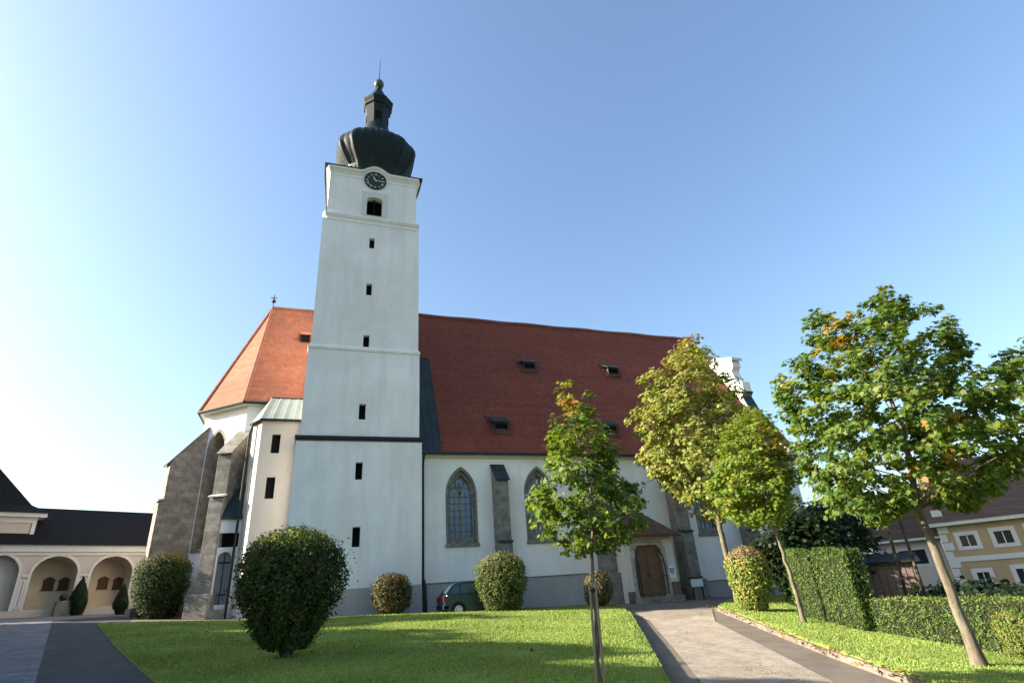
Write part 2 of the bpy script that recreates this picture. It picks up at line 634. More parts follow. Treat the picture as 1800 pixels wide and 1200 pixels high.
def win(parent, fr, outline, inset_poly, depth, frame_mat, pane_mat, name="window", bars=(), bar_mat=None, sill=None, sill_mat=None, fth=.05):
    """part: frame ring set back in the opening; sub-parts: pane, bars, sill"""
    o, u, n = (np.array(q, float) for q in fr)
    f = MB().holed((o - n * depth, u, n), outline, [inset_poly], fth).build(name, frame_mat, parent)
    MB().extrude([o + p[0] * u + p[1] * Z3 - n * (depth + fth * .6) for p in inset_poly], -n * .02).build("pane", pane_mat, f)
    if bars:
        b = MB()
        for (a, c, w) in bars:
            a, c = np.array(a), np.array(c)
            d = (c - a) / np.linalg.norm(c - a)
            s = np.array([-d[1], d[0]]) * w / 2
            q = [a - s, c - s, c + s, a + s]
            b.extrude([o + k[0] * u + k[1] * Z3 - n * (depth + fth * .55) for k in q], n * .035)
        b.build("glazing_bar", bar_mat or frame_mat, f)
    if sill:
        u0, u1, v, h, pr = sill
        MB().obox(o + u0 * u + v * Z3 - n * (depth * .9), u * (u1 - u0), n * (depth * .9 + pr), Z3 * h).build("sill", sill_mat or frame_mat, f)
    return f


# ================================================================== GROUND
def drop(o):
    return lambda x: o - .15 * max(0.0, min(1.0, (x - .5) / 4.0))


def clip_poly_mesh(name, poly, mat, dz, step=1.0, skirt=.0, kind='structure'):
    bm = bmesh.new()
    vs = [bm.verts.new((p[0], p[1], 0)) for p in poly]
    bm.faces.new(vs)
    bmesh.ops.triangulate(bm, faces=bm.faces[:])
    xs, ys = [p[0] for p in poly], [p[1] for p in poly]
    for ax, lo, hi in ((0, min(xs), max(xs)), (1, min(ys), max(ys))):
        k = math.ceil(lo / step)
        while k * step < hi:
            co = [0, 0, 0]
            no = [0, 0, 0]
            co[ax] = k * step
            no[ax] = 1
            bmesh.ops.bisect_plane(bm, geom=bm.verts[:] + bm.edges[:] + bm.faces[:], plane_co=co, plane_no=no)
            k += 1
    bmesh.ops.remove_doubles(bm, verts=bm.verts, dist=1e-4)
    bm.verts.ensure_lookup_table()
    z = Hs([(v.co.x, v.co.y) for v in bm.verts])
    for v, k in zip(bm.verts, z):
        v.co.z = k + (dz(v.co.x) if callable(dz) else dz)
    for f in bm.faces:
        if f.normal.z < 0:
            f.normal_flip()
    bm.normal_update()
    for f in bm.faces:
        if f.normal.z < 0:
            f.normal_flip()
    if skirt:
        ed = [e for e in bm.edges if e.is_boundary]
        r = bmesh.ops.extrude_edge_only(bm, edges=ed)
        for v in r['geom']:
            if isinstance(v, bmesh.types.BMVert):
                v.co.z -= skirt
    me = bpy.data.meshes.new(name)
    bm.to_mesh(me)
    bm.free()
    o = link(name, me, mat)
    o[("kind")] = kind
    for p in me.polygons:
        p.use_smooth = True
    return o


def grid_ground():
    xs = np.concatenate([np.linspace(-1500, -110, 14), np.linspace(-100, 110, 141), np.linspace(130, 1500, 14)])
    ys = np.concatenate([np.linspace(-1500, -60, 12), np.linspace(-50, 120, 115), np.linspace(140, 1500, 14)])
    X, Y = np.meshgrid(xs, ys)
    Zg = Hs(np.stack([X.ravel(), Y.ravel()], 1)).reshape(X.shape)
    nx = len(xs)
    vs = [(X.flat[i], Y.flat[i], Zg.flat[i] - .35) for i in range(X.size)]
    fs = [(j * nx + i, j * nx + i + 1, (j + 1) * nx + i + 1, (j + 1) * nx + i) for j in range(len(ys) - 1) for i in range(nx - 1)]
    o = MB().raw(vs, fs).build("ground", M['soil'], merge=False, smooth=True)
    o["kind"] = "structure"


grid_ground()


def g2(px, py):
    p = ghit(px, py)
    return (p[0], p[1])


def extend(a, b, k):
    return (b[0] + (b[0] - a[0]) * k, b[1] + (b[1] - a[1]) * k)


# asphalt round the church and under the paths, flag paths on it
clip_poly_mesh("road", [(-30, -12), (30, -12), (36, 6), (40, 24), (34, 30.2), (-5, 34), (-16, 42), (-30, 34)], M['asphalt'], drop(-.012), 1.0)
# right-hand path (light paving), its edges read on the ground
pl = [g2(1141, 1082), g2(1177, 1122), g2(1243, 1198)]
pr_ = [g2(1256, 1084), g2(1340, 1124), g2(1460, 1182)]
PATH = [extend(pl[1], pl[2], 1.6), pl[2], pl[1], pl[0], g2(1112, 1073), g2(1120, 1067), g2(1250, 1063.5), pr_[0], pr_[1], pr_[2], extend(pr_[1], pr_[2], 1.2)]
clip_poly_mesh("path", PATH, M['paving'], drop(.004), .7)
cb = [g2(92, 1090), g2(78, 1140), g2(62, 1198)]
COB = [extend(cb[1], cb[2], 3), cb[2], cb[1], cb[0], (-8.8, 38.0), (-9.2, 41.6), (-16.2, 38.2), (-18.5, 30), (-18, 8), (-8, 0)]
clip_poly_mesh("pavement", COB, M['cobble'], .004, 1.0)

# dark asphalt lane between the slabs and the lawn on the left
LANE = [extend(cb[1], cb[2], 3), cb[2], cb[1], cb[0], (-8.6, 37.6), (-7.2, 30.0), g2(175, 1092), g2(205, 1130), g2(280, 1198), extend(g2(205, 1130), g2(280, 1198), 2.5)]
clip_poly_mesh("road", LANE, M['asphalt_dark'], .0005, 1.0)

# lawns
lr = [g2(1109, 1077), g2(1140, 1130), g2(1177, 1198)]
ll = [g2(270, 1198), g2(200, 1135), g2(168, 1095)]
LAWN_L = [extend(ll[1], ll[0], 2.5), ll[0], ll[1], ll[2], (-7.6, 29.6), (-4.8, 29.9), (-1.5, 28.4), (5, 27.2), (10, 27.0), (14.2, 26.6), lr[0], lr[1], lr[2], extend(lr[1], lr[2], 1.6)]
lawn_l = clip_poly_mesh("lawn", LAWN_L, M['lawn'], .03, .6, .4)
kr = [g2(1262, 1066), g2(1340, 1095), g2(1460, 1140), g2(1640, 1200)]
LAWN_R = [extend(kr[2], kr[3], 1.5), kr[3], kr[2], kr[1], kr[0], (22, 27.2), (30, 27.2), (38, 24), (36, 12), (24, 0), (12, -2)]
lawn_r = clip_poly_mesh("lawn", LAWN_R, M['lawn'], .03, .7, .4)
kb = MB()
kp = [kr[0], kr[1], kr[2], kr[3], extend(kr[2], kr[3], 1.5)]
seg = []
for a, b in zip(kp[:-1], kp[1:]):
    L = math.hypot(b[0] - a[0], b[1] - a[1])
    for i in range(max(1, int(L / .9))):
        t = i / max(1, int(L / .9))
        seg.append((a[0] + (b[0] - a[0]) * t, a[1] + (b[1] - a[1]) * t))
seg.append(kp[-1])
for a, b in zip(seg[:-1], seg[1:]):
    a, b = np.array(a), np.array(b)
    d = (b - a) / np.linalg.norm(b - a)
    s = np.array([d[1], -d[0]]) * .11
    a2, b2 = a + d * .006, b - d * .006
    c = [a2, b2, b2 + s, a2 + s]
    j = random.uniform(-.012, .012)
    kb.hexa([(q[0], q[1], H(*q) - .4) for q in c], [(q[0], q[1], H(*q) - .01 + j) for q in c])
ko = kb.build("kerb", M['kerb'], bevel=.012)
ko["kind"] = "structure"

# ================================================================== CHURCH
church = thing("church", "white Gothic church with red tiled roofs and tall onion-domed clock tower", "church", (2.1, 29.5, 1.2))
NX = np.array([1.0, 0, 0])
NF = np.array([0, -1.0, 0])
TY = 29.5
TB = 37.3
# tower shaft, three stages and belfry (front walls have real openings)
slits = [((654, 427), .16, .38), ((649, 508), .165, .40), ((644, 600), .17, .42), ((637, 723), .18, .44), ((631, 827), .18, .45), ((626, 943), .19, .47)]
slit_w = []
for (px, py), hw, hh in slits:
    p = at(px, py, Y=TY)
    slit_w.append((p[0], p[2], hw, hh))
stages = [(0.3, 9.72, -1.20, 5.26), (9.72, 14.85, -1.04, 5.12), (14.85, 23.75, -.92, 5.05), (23.75, 27.5, -.72, 4.88)]
shaft = MB()
for k, (z0, z1, x0, x1) in enumerate(stages):
    hol = [[(u - a, v - b), (u + a, v - b), (u + a, v + b), (u - a, v + b)] for u, v, a, b in slit_w if z0 < v < z1]
    if k == 3:
        bl = at(644, 378, Y=TY)
        br_ = at(671.5, 379, Y=TY)
        bt = at(658, 347, Y=TY)
        BEL = (bl[0], br_[0], min(bl[2], br_[2]) + .05, bt[2])
        hol.append(arch(BEL[0], BEL[1], BEL[2], BEL[3] - .2, rise=.2))
    off = 0.0 if k == 0 else .02 * k
    yo = (TY + off)
    fr = ((0, yo, 0), NX, NF)
    zt = z1
    shaft.holed(fr, [(x0, z0), (x1, z0), (x1, zt), (x0, zt)], hol, .55)
    shaft.box(x0, x1, yo + .55, TB - off, z0, zt)
shaft_o = shaft.build("tower_shaft", M['white'], church)
# raised frame round the sunk field of the third stage
x0, x1 = stages[2][2], stages[2][3]
pa, pb_ = at(603, 393, Y=TY), at(708, 405, Y=TY)
MB().holed(((0, TY + .031, 0), NX, NF), [(x0, 14.95), (x1, 14.95), (x1, 23.7), (x0, 23.7)],
           [[(pa[0], 15.05), (pb_[0], 15.05), (pb_[0], (pa[2] + pb_[2]) / 2), (pa[0], (pa[2] + pb_[2]) / 2)]], .05).build("wall_panel", M['white'], church)
# belt courses
MB().box(-1.27, 5.33, TY - .10, TB + .05, 9.66, 9.80).box(-1.22, 5.28, TY - .05, TB + .02, 9.55, 9.66).build("belt_course", M['dark'], church)
b = MB()
b.hexa([(-1.06, TY - .03, 14.78), (5.14, TY - .03, 14.78), (5.14, TB, 14.78), (-1.06, TB, 14.78)],
       [(-1.08, TY - .045, 14.9), (5.16, TY - .045, 14.9), (5.16, TB + .04, 14.9), (-1.08, TB + .04, 14.9)])
b.hexa([(-1.08, TY - .045, 14.9), (5.16, TY - .045, 14.9), (5.16, TB + .04, 14.9), (-1.08, TB + .04, 14.9)],
       [(-.94, TY + .03, 15.06), (5.07, TY + .03, 15.06), (5.07, TB - .05, 15.06), (-.94, TB - .05, 15.06)])
b.build("belt_course", M['white'], church)


def ring(x0, x1, y0, y1, z, e, ch=0.0):
    c = ch + 1e-3
    return [(x0 - e + c, y0 - e, z), (x1 + e - c, y0 - e, z), (x1 + e, y0 - e + c, z), (x1 + e, y1 + e - c, z), (x1 + e - c, y1 + e, z), (x0 - e + c, y1 + e, z), (x0 - e, y1 + e - c, z), (x0 - e, y0 - e + c, z)]


def moulding(x0, x1, y0, y1, prof, ch=.0):
    """stack of rings: prof = [(projection, z)]"""
    m = MB()
    vs, fs = [], []
    for e, z in prof:
        vs += ring(x0, x1, y0, y1, z, e, ch)
    n = 8
    for i in range(len(prof) - 1):
        for k in range(n):
            k2 = (k + 1) % n
            fs.append((i * n + k, i * n + k2, (i + 1) * n + k2, (i + 1) * n + k))
    fs += [tuple(range(n))[::-1], tuple(range((len(prof) - 1) * n, len(prof) * n))]
    return m.raw(vs, fs)


moulding(-.78, 4.92, TY + .02, TB - .05, [(0, 23.6), (.03, 23.64), (.04, 23.82), (.09, 23.88), (.15, 24.0), (.16, 24.08), (.15, 24.1), (0, 24.17)], .12).build("belt_course", M['white'], church)
# crowning cornice with a hump over the clock
ck = at(660, 318, Y=TY)
CX, CZ, CRAD = ck[0], ck[2], .68


def hump(x, z, rise, w=1.0):
    t = abs(x - CX) / w
    return z + (rise * (math.cos(math.pi * min(t, 1)) * .5 + .5) ** .8 if t < 1 else 0)


cor = MB()
xl, xr = stages[3][2], stages[3][3]
cxs = [xl] + [CX - 1.3 + 2.6 * i / 26 for i in range(27)] + [xr]
rows = [(.015, 27.2), (.03, 27.25), (.04, 27.40), (.10, 27.48), (.18, 27.6), (.26, 27.66), (.27, 27.80), (.0, 27.90)]
nrow = len(rows)
vs, fs = [], []
ch = .18
for e, z in rows:
    zz = lambda x: hump(x, z, .46 if z > 27.3 else .42)
    vs.append((xl - e, TY + .06 + ch * (e / .34) - .0, z))
    for x in cxs:
        xx = xl - e + ch * (e / .34) if x == xl else xr + e - ch * (e / .34) if x == xr else x
        vs.append((xx, TY + .06 - e, zz(x)))
    vs.append((xr + e, TY + .06 + ch * (e / .34), z))
    vs.append((xr - .05, TB + e, z))
    vs.append((xl + .05, TB + e, z))
nc = len(cxs) + 4
for i in range(nrow - 1):
    for k in range(nc):
        k2 = (k + 1) % nc
        fs.append((i * nc + k, i * nc + k2, (i + 1) * nc + k2, (i + 1) * nc + k))
fs += [tuple(range(nc))[::-1], tuple(range((nrow - 1) * nc, nrow * nc))]
cor.raw(vs, fs).build("cornice", M['white'], church)
# thin dark sheet-metal covering on the cornice
cv = MB()
tops = [(xl - .38, hump(xl, 27.815, .46))] + [(x, hump(x, 27.815, .46)) for x in cxs[1:-1]] + [(xr + .38, 27.815)]
for (xa, za), (xb, zb) in zip(tops[:-1], tops[1:]):
    cv.hexa([(xa, TY - .27, za), (xb, TY - .27, zb), (xb, TY + 1.0, zb), (xa, TY + 1.0, za)],
            [(xa, TY - .27, za + .035), (xb, TY - .27, zb + .035), (xb, TY + 1.0, zb + .035), (xa, TY + 1.0, za + .035)])
cv.hexa([(xl - .38, TY + 1.0, 27.82), (xr + .38, TY + 1.0, 27.82), (xr - .02, TB + .3, 27.82), (xl + .02, TB + .3, 27.82)], [(xl - .38, TY + 1.0, 27.86), (xr + .38, TY + 1.0, 27.86), (xr - .02, TB + .3, 27.86), (xl + .02, TB + .3, 27.86)])
cv.build("cornice_cover", M['slate'], church)
# wall field behind clock, inside the hump
MB().extrude([(CX - 1.2, TY + .058, 27.2)] + [(CX - 1.2 + 2.4 * i / 16, TY + .058, hump(CX - 1.2 + 2.4 * i / 16, 27.2, .42)) for i in range(17)] + [(CX + 1.2, TY + .058, 27.2)], (0, .3, 0)).build("clock_field", M['white'], church)
# belfry opening with white surround, louvre post
fr = ((0, TY + .06, 0), NX, NF)
bo = arch(BEL[0], BEL[1], BEL[2], BEL[3] - .2, rise=.2)
bw = MB().holed(((0, TY + .01, 0), NX, NF), [(BEL[0] - .33, BEL[2] - .02), (BEL[1] + .33, BEL[2] - .02), (BEL[1] + .33, BEL[3] + .42), (BEL[0] - .33, BEL[3] + .42)], [bo], .05).build("belfry_window", M['trimw'], church)
MB().extrude([(p[0], TY + .5, p[1]) for p in bo], (0, .02, 0)).build("dark_opening", M['void'], bw)
lb = MB()
for i in range(7):
    z = BEL[2] + .1 + i * (BEL[3] - BEL[2] - .2) / 6.5
    lb.obox((BEL[0], TY + .34, z), (BEL[1] - BEL[0], 0, 0), (0, .16, .10), (0, -.01, .02))
mx_ = (BEL[0] + BEL[1]) / 2
lb.box(mx_ - .05, mx_ + .05, TY + .28, TY + .34, BEL[2], BEL[3] - .02)
lb.build("louvre", M['void'], bw)
# clock
clk = MB()
N = 48
disc = [(CX + CRAD * math.cos(2 * math.pi * i / N), TY + .0, CZ + CRAD * math.sin(2 * math.pi * i / N)) for i in range(N)]
clock = clk.extrude(disc, (0, .058, 0)).build("clock", M['slate'], church)


def circ(r, n=48):
    return [(CX + r * math.cos(2 * math.pi * i / n), CZ + r * math.sin(2 * math.pi * i / n)) for i in range(n)]


MB().holed(((0, TY - .045, 0), NX, NF), circ(CRAD + .03), [circ(CRAD - .05)], .05).build("clock_rim", M['dark'], clock)
ROM = ["XII", "I", "II", "III", "IIII", "V", "VI", "VII", "VIII", "IX", "X", "XI"]
for h, txt in enumerate(ROM):
    nm = MB()
    a = math.radians(90 - 30 * h)
    rd = np.array([math.cos(a), 0, math.sin(a)])
    tg = np.array([math.sin(a), 0, -math.cos(a)])
    wd = {'I': .045, 'V': .11, 'X': .11}
    tot = sum(wd[c] for c in txt)
    s = -tot / 2
    for c in txt:
        m_ = s + wd[c] / 2
        s += wd[c]
        base = np.array([CX, TY - .004, CZ]) + rd * .46 + tg * m_
        strokes = [(0, 0)] if c == 'I' else [(-.035, 0), (.035, 0)] if c == 'V' else [(-.035, .035), (.035, -.035)]
        for t0, t1 in strokes:
            p0 = base + tg * t1 - rd * .0
            p1 = base + tg * t0 + rd * .15
            q = tg * .016
            nm.extrude([p0 - q, p0 + q, p1 + q, p1 - q], (0, -.012, 0))
    nm.build("numeral", M['gold'], clock)
for ang, ln, wd_ in ((330, .34, .05), (95, .48, .035)):
    a = math.radians(90 - ang)
    rd = np.array([math.cos(a), 0, math.sin(a)])
    tg = np.array([math.sin(a), 0, -math.cos(a)])
    c0 = np.array([CX, TY - .05, CZ])
    MB().extrude([c0 - rd * .12 - tg * wd_ * .5, c0 - rd * .12 + tg * wd_ * .5, c0 + rd * ln * .75 + tg * wd_, c0 + rd * ln, c0 + rd * ln * .75 - tg * wd_], (0, -.015, 0)).build("clock_hand", M['gold'], clock)
# slit windows of the tower
for u, v, a, b_ in slit_w:
    q = [(u - a, v - b_), (u + a, v - b_), (u + a, v + b_), (u - a, v + b_)]
    qi = [(u - a + .03, v - b_ + .03), (u + a - .03, v - b_ + .03), (u + a - .03, v + b_ - .03), (u - a + .03, v + b_ - .03)]
    win(church, ((0, TY + .04, 0), NX, NF), q, qi, .26, M['dark'], M['void'], "slit_window")

# onion dome ------------------------------------------------------
OC = (2.34, 33.3)


def osh(q, z=31.0):
    """square plan with broad faces and three rolls at every corner"""
    a = (q + math.pi / 4) % (math.pi / 2) - math.pi / 4      # angle from the nearest face axis
    lim = .54
    k = max(0.0, min(1.0, (33.9 - z) / 2.0))
    if abs(a) <= lim:
        return k * .94 / math.cos(a) + (1 - k)
    t = (abs(a) - lim) / (math.pi / 4 - lim)
    return k * ((.94 / math.cos(lim)) * (1.0 - .06 * t) + .06 * abs(math.sin(t * math.pi * 1.5))) + (1 - k)


def osm(q, z=0):
    a = (q + math.pi / 8) % (math.pi / 4) - math.pi / 8
    return .93 / math.cos(a)


dome_prof = [(2.62, 27.88), (2.55, 28.2), (2.32, 28.75), (2.08, 29.4), (1.98, 29.95), (2.08, 30.4), (2.38, 30.85), (2.7, 31.35), (2.92, 31.9), (2.98, 32.3), (2.88, 32.75), (2.60, 33.2), (2.20, 33.62),
             (1.82, 34.0), (1.50, 34.28), (1.24, 34.65), (1.05, 35.1), (.92, 35.65)]
pp = []
for (r0, z0), (r1, z1) in zip(dome_prof[:-1], dome_prof[1:]):
    pp += [(r0, z0), ((r0 + r1) / 2 + (.015 if r0 > 2 else 0), (z0 + z1) / 2)]
pp.append(dome_prof[-1])
dome = MB().lathe(OC, pp, 128, 0, osh).build("onion_dome", M['copper'], church, smooth=True)
sm = MB()
for k in range(40):
    q = 2 * math.pi * (k + .5) / 40
    pts = [(OC[0] + (r * osh(q, z) + .008) * math.cos(q), OC[1] + (r * osh(q, z) + .008) * math.sin(q), z) for r, z in pp[4:-5]]
    sm.tube(pts, .022, 4, cap=False)
sm.build("standing_seam", M['copper'], dome)
lan = MB().lathe(OC, [(.90, 35.5), (.86, 35.9), (.88, 36.5), (.96, 37.2), (1.02, 37.65)], 32, 0, osm)
lan_o = lan.build("lantern", M['copper'], church)
MB().lathe(OC, [(1.0, 37.62), (1.12, 37.7), (1.08, 37.82), (1.12, 37.98), (1.22, 38.15), (1.24, 38.32), (1.16, 38.35)], 32, 0, osm).build("lantern_cornice", M['copper'], lan_o)
MB().lathe(OC, [(1.14, 38.35), (.98, 38.6), (.78, 38.95), (.56, 39.35), (.38, 39.75), (.24, 40.1), (.20, 40.42)], 32, 0, osm).build("lantern_cap", M['copper'], lan_o)
for k in range(4):
    q = k * math.pi / 2 - math.pi / 2
    rd = np.array([math.cos(q), math.sin(q), 0])
    tg = np.array([-math.sin(q), math.cos(q), 0])
    c0 = np.array([OC[0], OC[1], 0]) + rd * .83
    pts = [c0 + tg * p[0] + Z3 * p[1] for p in arch(-.24, .24, 36.15, 36.65)]
    MB().extrude(pts, rd * .03).build("lantern_window", M['void'], lan_o)
fin = MB().lathe(OC, [(.12, 40.3), (.26, 40.36), (.36, 40.5), (.40, 40.7), (.36, 40.9), (.26, 41.04), (.12, 41.12), (.06, 41.3), (.03, 41.5)], 24).build("finial_ball", M['ball'], church, smooth=True)
MB().tube([(OC[0], OC[1], 41.4), (OC[0] + .02, OC[1], 43.7)], [.035, .02], 6).build("lightning_rod", M['dark'], fin)
# small white dove-like snow guard / hatch on left shoulder of the onion foot
hp = at(618, 289, Y=30.6)
MB().obox(hp + np.array([-.15, 0, -.12]), (.42, 0, .25), (0, .1, 0), (-.04, 0, .10)).build("hatch", M['trimw'], church)

# nave --------------------------------------------------------------
NY, NZ = 30.0, 9.0
XE = 31.4
RY, RZ = 38.0, 21.95
nave_h = []
W1 = (6.63, 8.36)
wins = [(6.66, 8.38), (11.22, 12.98), (22.5, 24.2)]
for a, c in wins:
    nave_h.append(arch(a, c, 4.28, 6.83, True))
nave = MB().holed(((0, NY, 0), NX, NF), [(5.0, 0.1), (XE, 0.1), (XE, NZ), (5.0, NZ)], nave_h, .7)
nave.box(XE - .7, XE, NY + .7, 46, 0, NZ).box(0, XE - .7, 45.3, 46, 0, NZ).box(4.6, 5.2, NY + .7, 33, 0, NZ)
nave.build("nave_wall", M['white'], church)
MB().box(5.25, 15.3, NY - .07, NY + .2, .2, 2.40).box(19.6, XE + .05, NY - .07, NY + .2, .0, 1.56).build("plinth", M['plinth'], church)
MB().box(5.25, 15.3, NY - .10, NY, 2.40, 2.46).box(19.6, XE + .05, NY - .10, NY, 1.56, 1.62).build("plinth_ledge", M['greystone'], church)
MB().box(-1.24, 5.24, TY - .04, TY + .1, .2, 2.42).build("plinth", M['plinth'], church)
# cornice under the eaves
MB().box(5.2, XE + .1, NY - .18, NY + .1, 8.82, 9.0).build("eaves_cornice", M['trimw'], church)
for a, c in wins:
    fr = ((0, NY, 0), NX, NF)
    # splayed stone jamb, then leaded glass with tracery
    o1 = arch(a, c, 4.28, 6.83, True)
    i1 = arch(a + .24, c - .24, 4.58, 6.83, True)
    cx = (a + c) / 2
    hw = (c - a) / 2 - .24
    bars = [((cx, 4.58), (cx, 7.5), .10)]
    for k in range(1, 7):
        bars.append(((cx - hw + .01, 4.58 + k * .36), (cx + hw - .01, 4.58 + k * .36), .022))
    for k in (-.5, .5):
        bars.append(((cx + k * hw, 4.58), (cx + k * hw, 7.0), .018))
    for sgn in (-1, 1):      # tracery: two small pointed heads and a circle
        c2 = cx + sgn * hw / 2
        for i in range(5):
            t0, t1 = math.pi * i / 5, math.pi * (i + 1) / 5
            bars.append(((c2 + hw * .47 * math.cos(t0), 6.85 + .42 * math.sin(t0)), (c2 + hw * .47 * math.cos(t1), 6.85 + .42 * math.sin(t1)), .07))
    for i in range(10):
        t0, t1 = 2 * math.pi * i / 10, 2 * math.pi * (i + 1) / 10
        bars.append(((cx + .27 * math.cos(t0), 7.5 + .27 * math.sin(t0)), (cx + .27 * math.cos(t1), 7.5 + .27 * math.sin(t1)), .07))
    w_ = win(church, fr, o1, i1, .16, M['greystone'], M['leaded'], "gothic_window", bars, M['greystone'], (a - .06, c + .06, 4.12, .16, .10), M['greystone'], .34)
    MB().holed(((0, NY - .012, 0), NX, NF), arch(a - .02, c + .02, 4.28, 6.83, True), [arch(a + .10, c - .10, 4.28, 6.83, True)], .16).build("stone_surround", M['greystone'], w_)


def buttress(x, w, zt_wall, zt_out, dep, step_z, base_z, mat=M['greystone'], cap=M['slate']):
    m = MB()
    y1 = NY + .02
    pts = [(y1, base_z), (y1 - dep - .10, base_z), (y1 - dep - .10, step_z - .06), (y1 - dep, step_z + .12), (y1 - dep, zt_out), (y1, zt_wall)]
    m.extrude([(x, p[0], p[1]) for p in pts], (w, 0, 0))
    b_ = m.build("buttress", mat, church, bevel=.015)
    d = np.array([0, -(dep + .14), -(zt_wall - zt_out) * (dep + .14) / dep])
    nrm = np.array([0, -(zt_wall - zt_out), dep])
    nrm = nrm / np.linalg.norm(nrm)
    MB().obox(np.array([x - .05, y1, zt_wall]) + nrm * .004, (w + .1, 0, 0), d, nrm * .07).build("buttress_cap", cap, b_)
    MB().obox((x - .04, y1 - dep - .16, step_z), (w + .08, 0, 0), (0, .3, .10), (0, 0, .09)).build("ledge", M['slate'], b_)
    return b_


buttress(9.30, .72, 8.42, 7.55, .80, 4.15, .3)
buttress(15.32, .72, 8.42, 7.55, .80, 4.2, .3)
buttress(20.55, .78, 8.42, 7.55, .90, 4.3, .2)
buttress(25.55, .80, 8.42, 7.55, .80, 4.2, .0)
# stone base of the buttress left of the porch
MB().box(15.15, 16.15, NY - 1.15, NY, .2, 2.35).build("buttress_base", M['greystone'], church, bevel=.03)
MB().box(20.45, 21.45, NY - 1.25, NY, .0, 1.75).build("buttress_base", M['greystone'], church, bevel=.03)

# roofs
ov = .32
sl = (RZ - NZ) / (RY - NY + ov)
roof = MB()


def rz(y):
    return NZ + .05 + (y - (NY - ov)) * (RZ - NZ - .05) / (RY - NY + ov)


nx_ = 24
for i in range(nx_):
    xa, xb = 0.0 + (XE - 0.0) * i / nx_, 0.0 + (XE) * (i + 1) / nx_
    for j in range(8):
        ya, yb = NY - ov + (RY - NY + ov) * j / 8, NY - ov + (RY - NY + ov) * (j + 1) / 8

        def sag(x, y):
            return -.06 * math.sin((y - NY) / 8 * math.pi) * (1 + .5 * math.sin(x * .7))
        if j < 7 or True:
            if xa < 4.9 and ya < 37.0:
                continue
            roof.face([(xa, ya, rz(ya) + sag(xa, ya)), (xb, ya, rz(ya) + sag(xb, ya)), (xb, yb, rz(yb) + sag(xb, yb)), (xa, yb, rz(yb) + sag(xa, yb))])
roof.face([(4.6, NY - ov, rz(NY - ov)), (5.3, NY - ov, rz(NY - ov)), (5.3, RY, RZ), (4.6, RY, RZ)])
roof.face([(0, 46.3, NZ), (0, RY, RZ), (XE, RY, RZ), (XE, 46.3, NZ)])
roof.face([(5, NY - ov, NZ - .02), (XE, NY - ov, NZ - .02), (XE, NY + .3, NZ - .02), (5, NY + .3, NZ - .02)])
nroof = roof.build("nave_roof", M['tile'], church, smooth=True)
MB().tube([(-.2, RY, RZ + .02)] + [(x, RY, RZ + .02 + .03 * math.sin(x * 1.3)) for x in range(1, 31)] + [(XE - .2, RY, RZ + .02)], .15, 8).build("ridge_tiles", M['ridge'], nroof)
MB().tube([(5.25, NY - ov - .07, NZ + .02), (XE, NY - ov - .07, NZ - .02)], .085, 8).build("gutter", M['slate'], church)
# sheet-metal strip beside the tower
ms = MB()
t0, t1, b0, b1 = (5.06, 34.66), (6.78, 34.66), (5.28, NY - ov - .03), (6.40, NY - ov - .03)


def rp(x, y, e=.05):
    return (x, y - e * .8, rz(y) + e)


ms.face([rp(b0[0], b0[1]), rp(b1[0], b1[1]), rp(6.62, 34.66), rp(5.06, 34.66)])
for f in (.33, .66, 1.0):
    pa_ = np.array(rp(b0[0] + (b1[0] - b0[0]) * f, b0[1]))
    pb2 = np.array(rp(5.06 + 1.56 * f, 34.66))
    ms.tube([pa_, pb2], .03, 5)
ms.tube([rp(5.1, 34.66), rp(6.62, 34.66)], .05, 5)
ms.build("sheet_metal_strip", M['slate'], nroof)


def dormer(px, py):
    """small hatch dormer sitting on the roof slope"""
    v = np.array([0, RY - NY + ov, RZ - NZ])
    n = np.cross([1, 0, 0], v)
    p = on_plane(px, py, (0, NY - ov, rz(NY - ov)), n)
    x, y = p[0], p[1]
    z = rz(y)
    fy = y - .42
    fz = rz(fy)
    d = MB()
    hw, hh = .46, .60
    d.box(x - hw, x - hw + .07, fy, fy + .5, fz, fz + hh).box(x + hw - .07, x + hw, fy, fy + .5, fz, fz + hh)
    d.box(x - hw + .07, x + hw - .07, fy, fy + .06, fz, fz + .10).box(x - hw + .07, x + hw - .07, fy, fy + .06, fz + hh - .09, fz + hh)
    o = d.build("dormer", M['slate'], nroof)
    fl = [(x - .62, fy - .12), (x + .56, fy - .12), (x + .60, fy + .72), (x - .80, fy + .80)]
    MB().extrude([(q[0], q[1], rz(q[1]) - .02) for q in fl], (0, -.03, .05)).build("dormer_flashing", M['ridge_dark'], nroof)
    # sub-parts cannot go deeper, so roof and dark hatch hang on the roof part too
    MB().hexa([(x - hw - .14, fy - .14, fz + hh), (x + hw + .14, fy - .14, fz + hh), (x + hw + .14, fy + .75, fz + hh + .5), (x - hw - .14, fy + .75, fz + hh + .5)],
              [(x - hw - .14, fy - .14, fz + hh + .07), (x + hw + .14, fy - .14, fz + hh + .07), (x + hw + .14, fy + .75, fz + hh + .57), (x - hw - .14, fy + .75, fz + hh + .57)]).build("dormer_roof", M['slate'], nroof)
    MB().box(x - hw + .08, x + hw - .08, fy + .1, fy + .13, fz + .05, fz + hh).build("dormer_hatch", M['void'], nroof)


for q in ((927, 640), (1073, 649), (877, 744), (1068, 750)):
    dormer(*q)

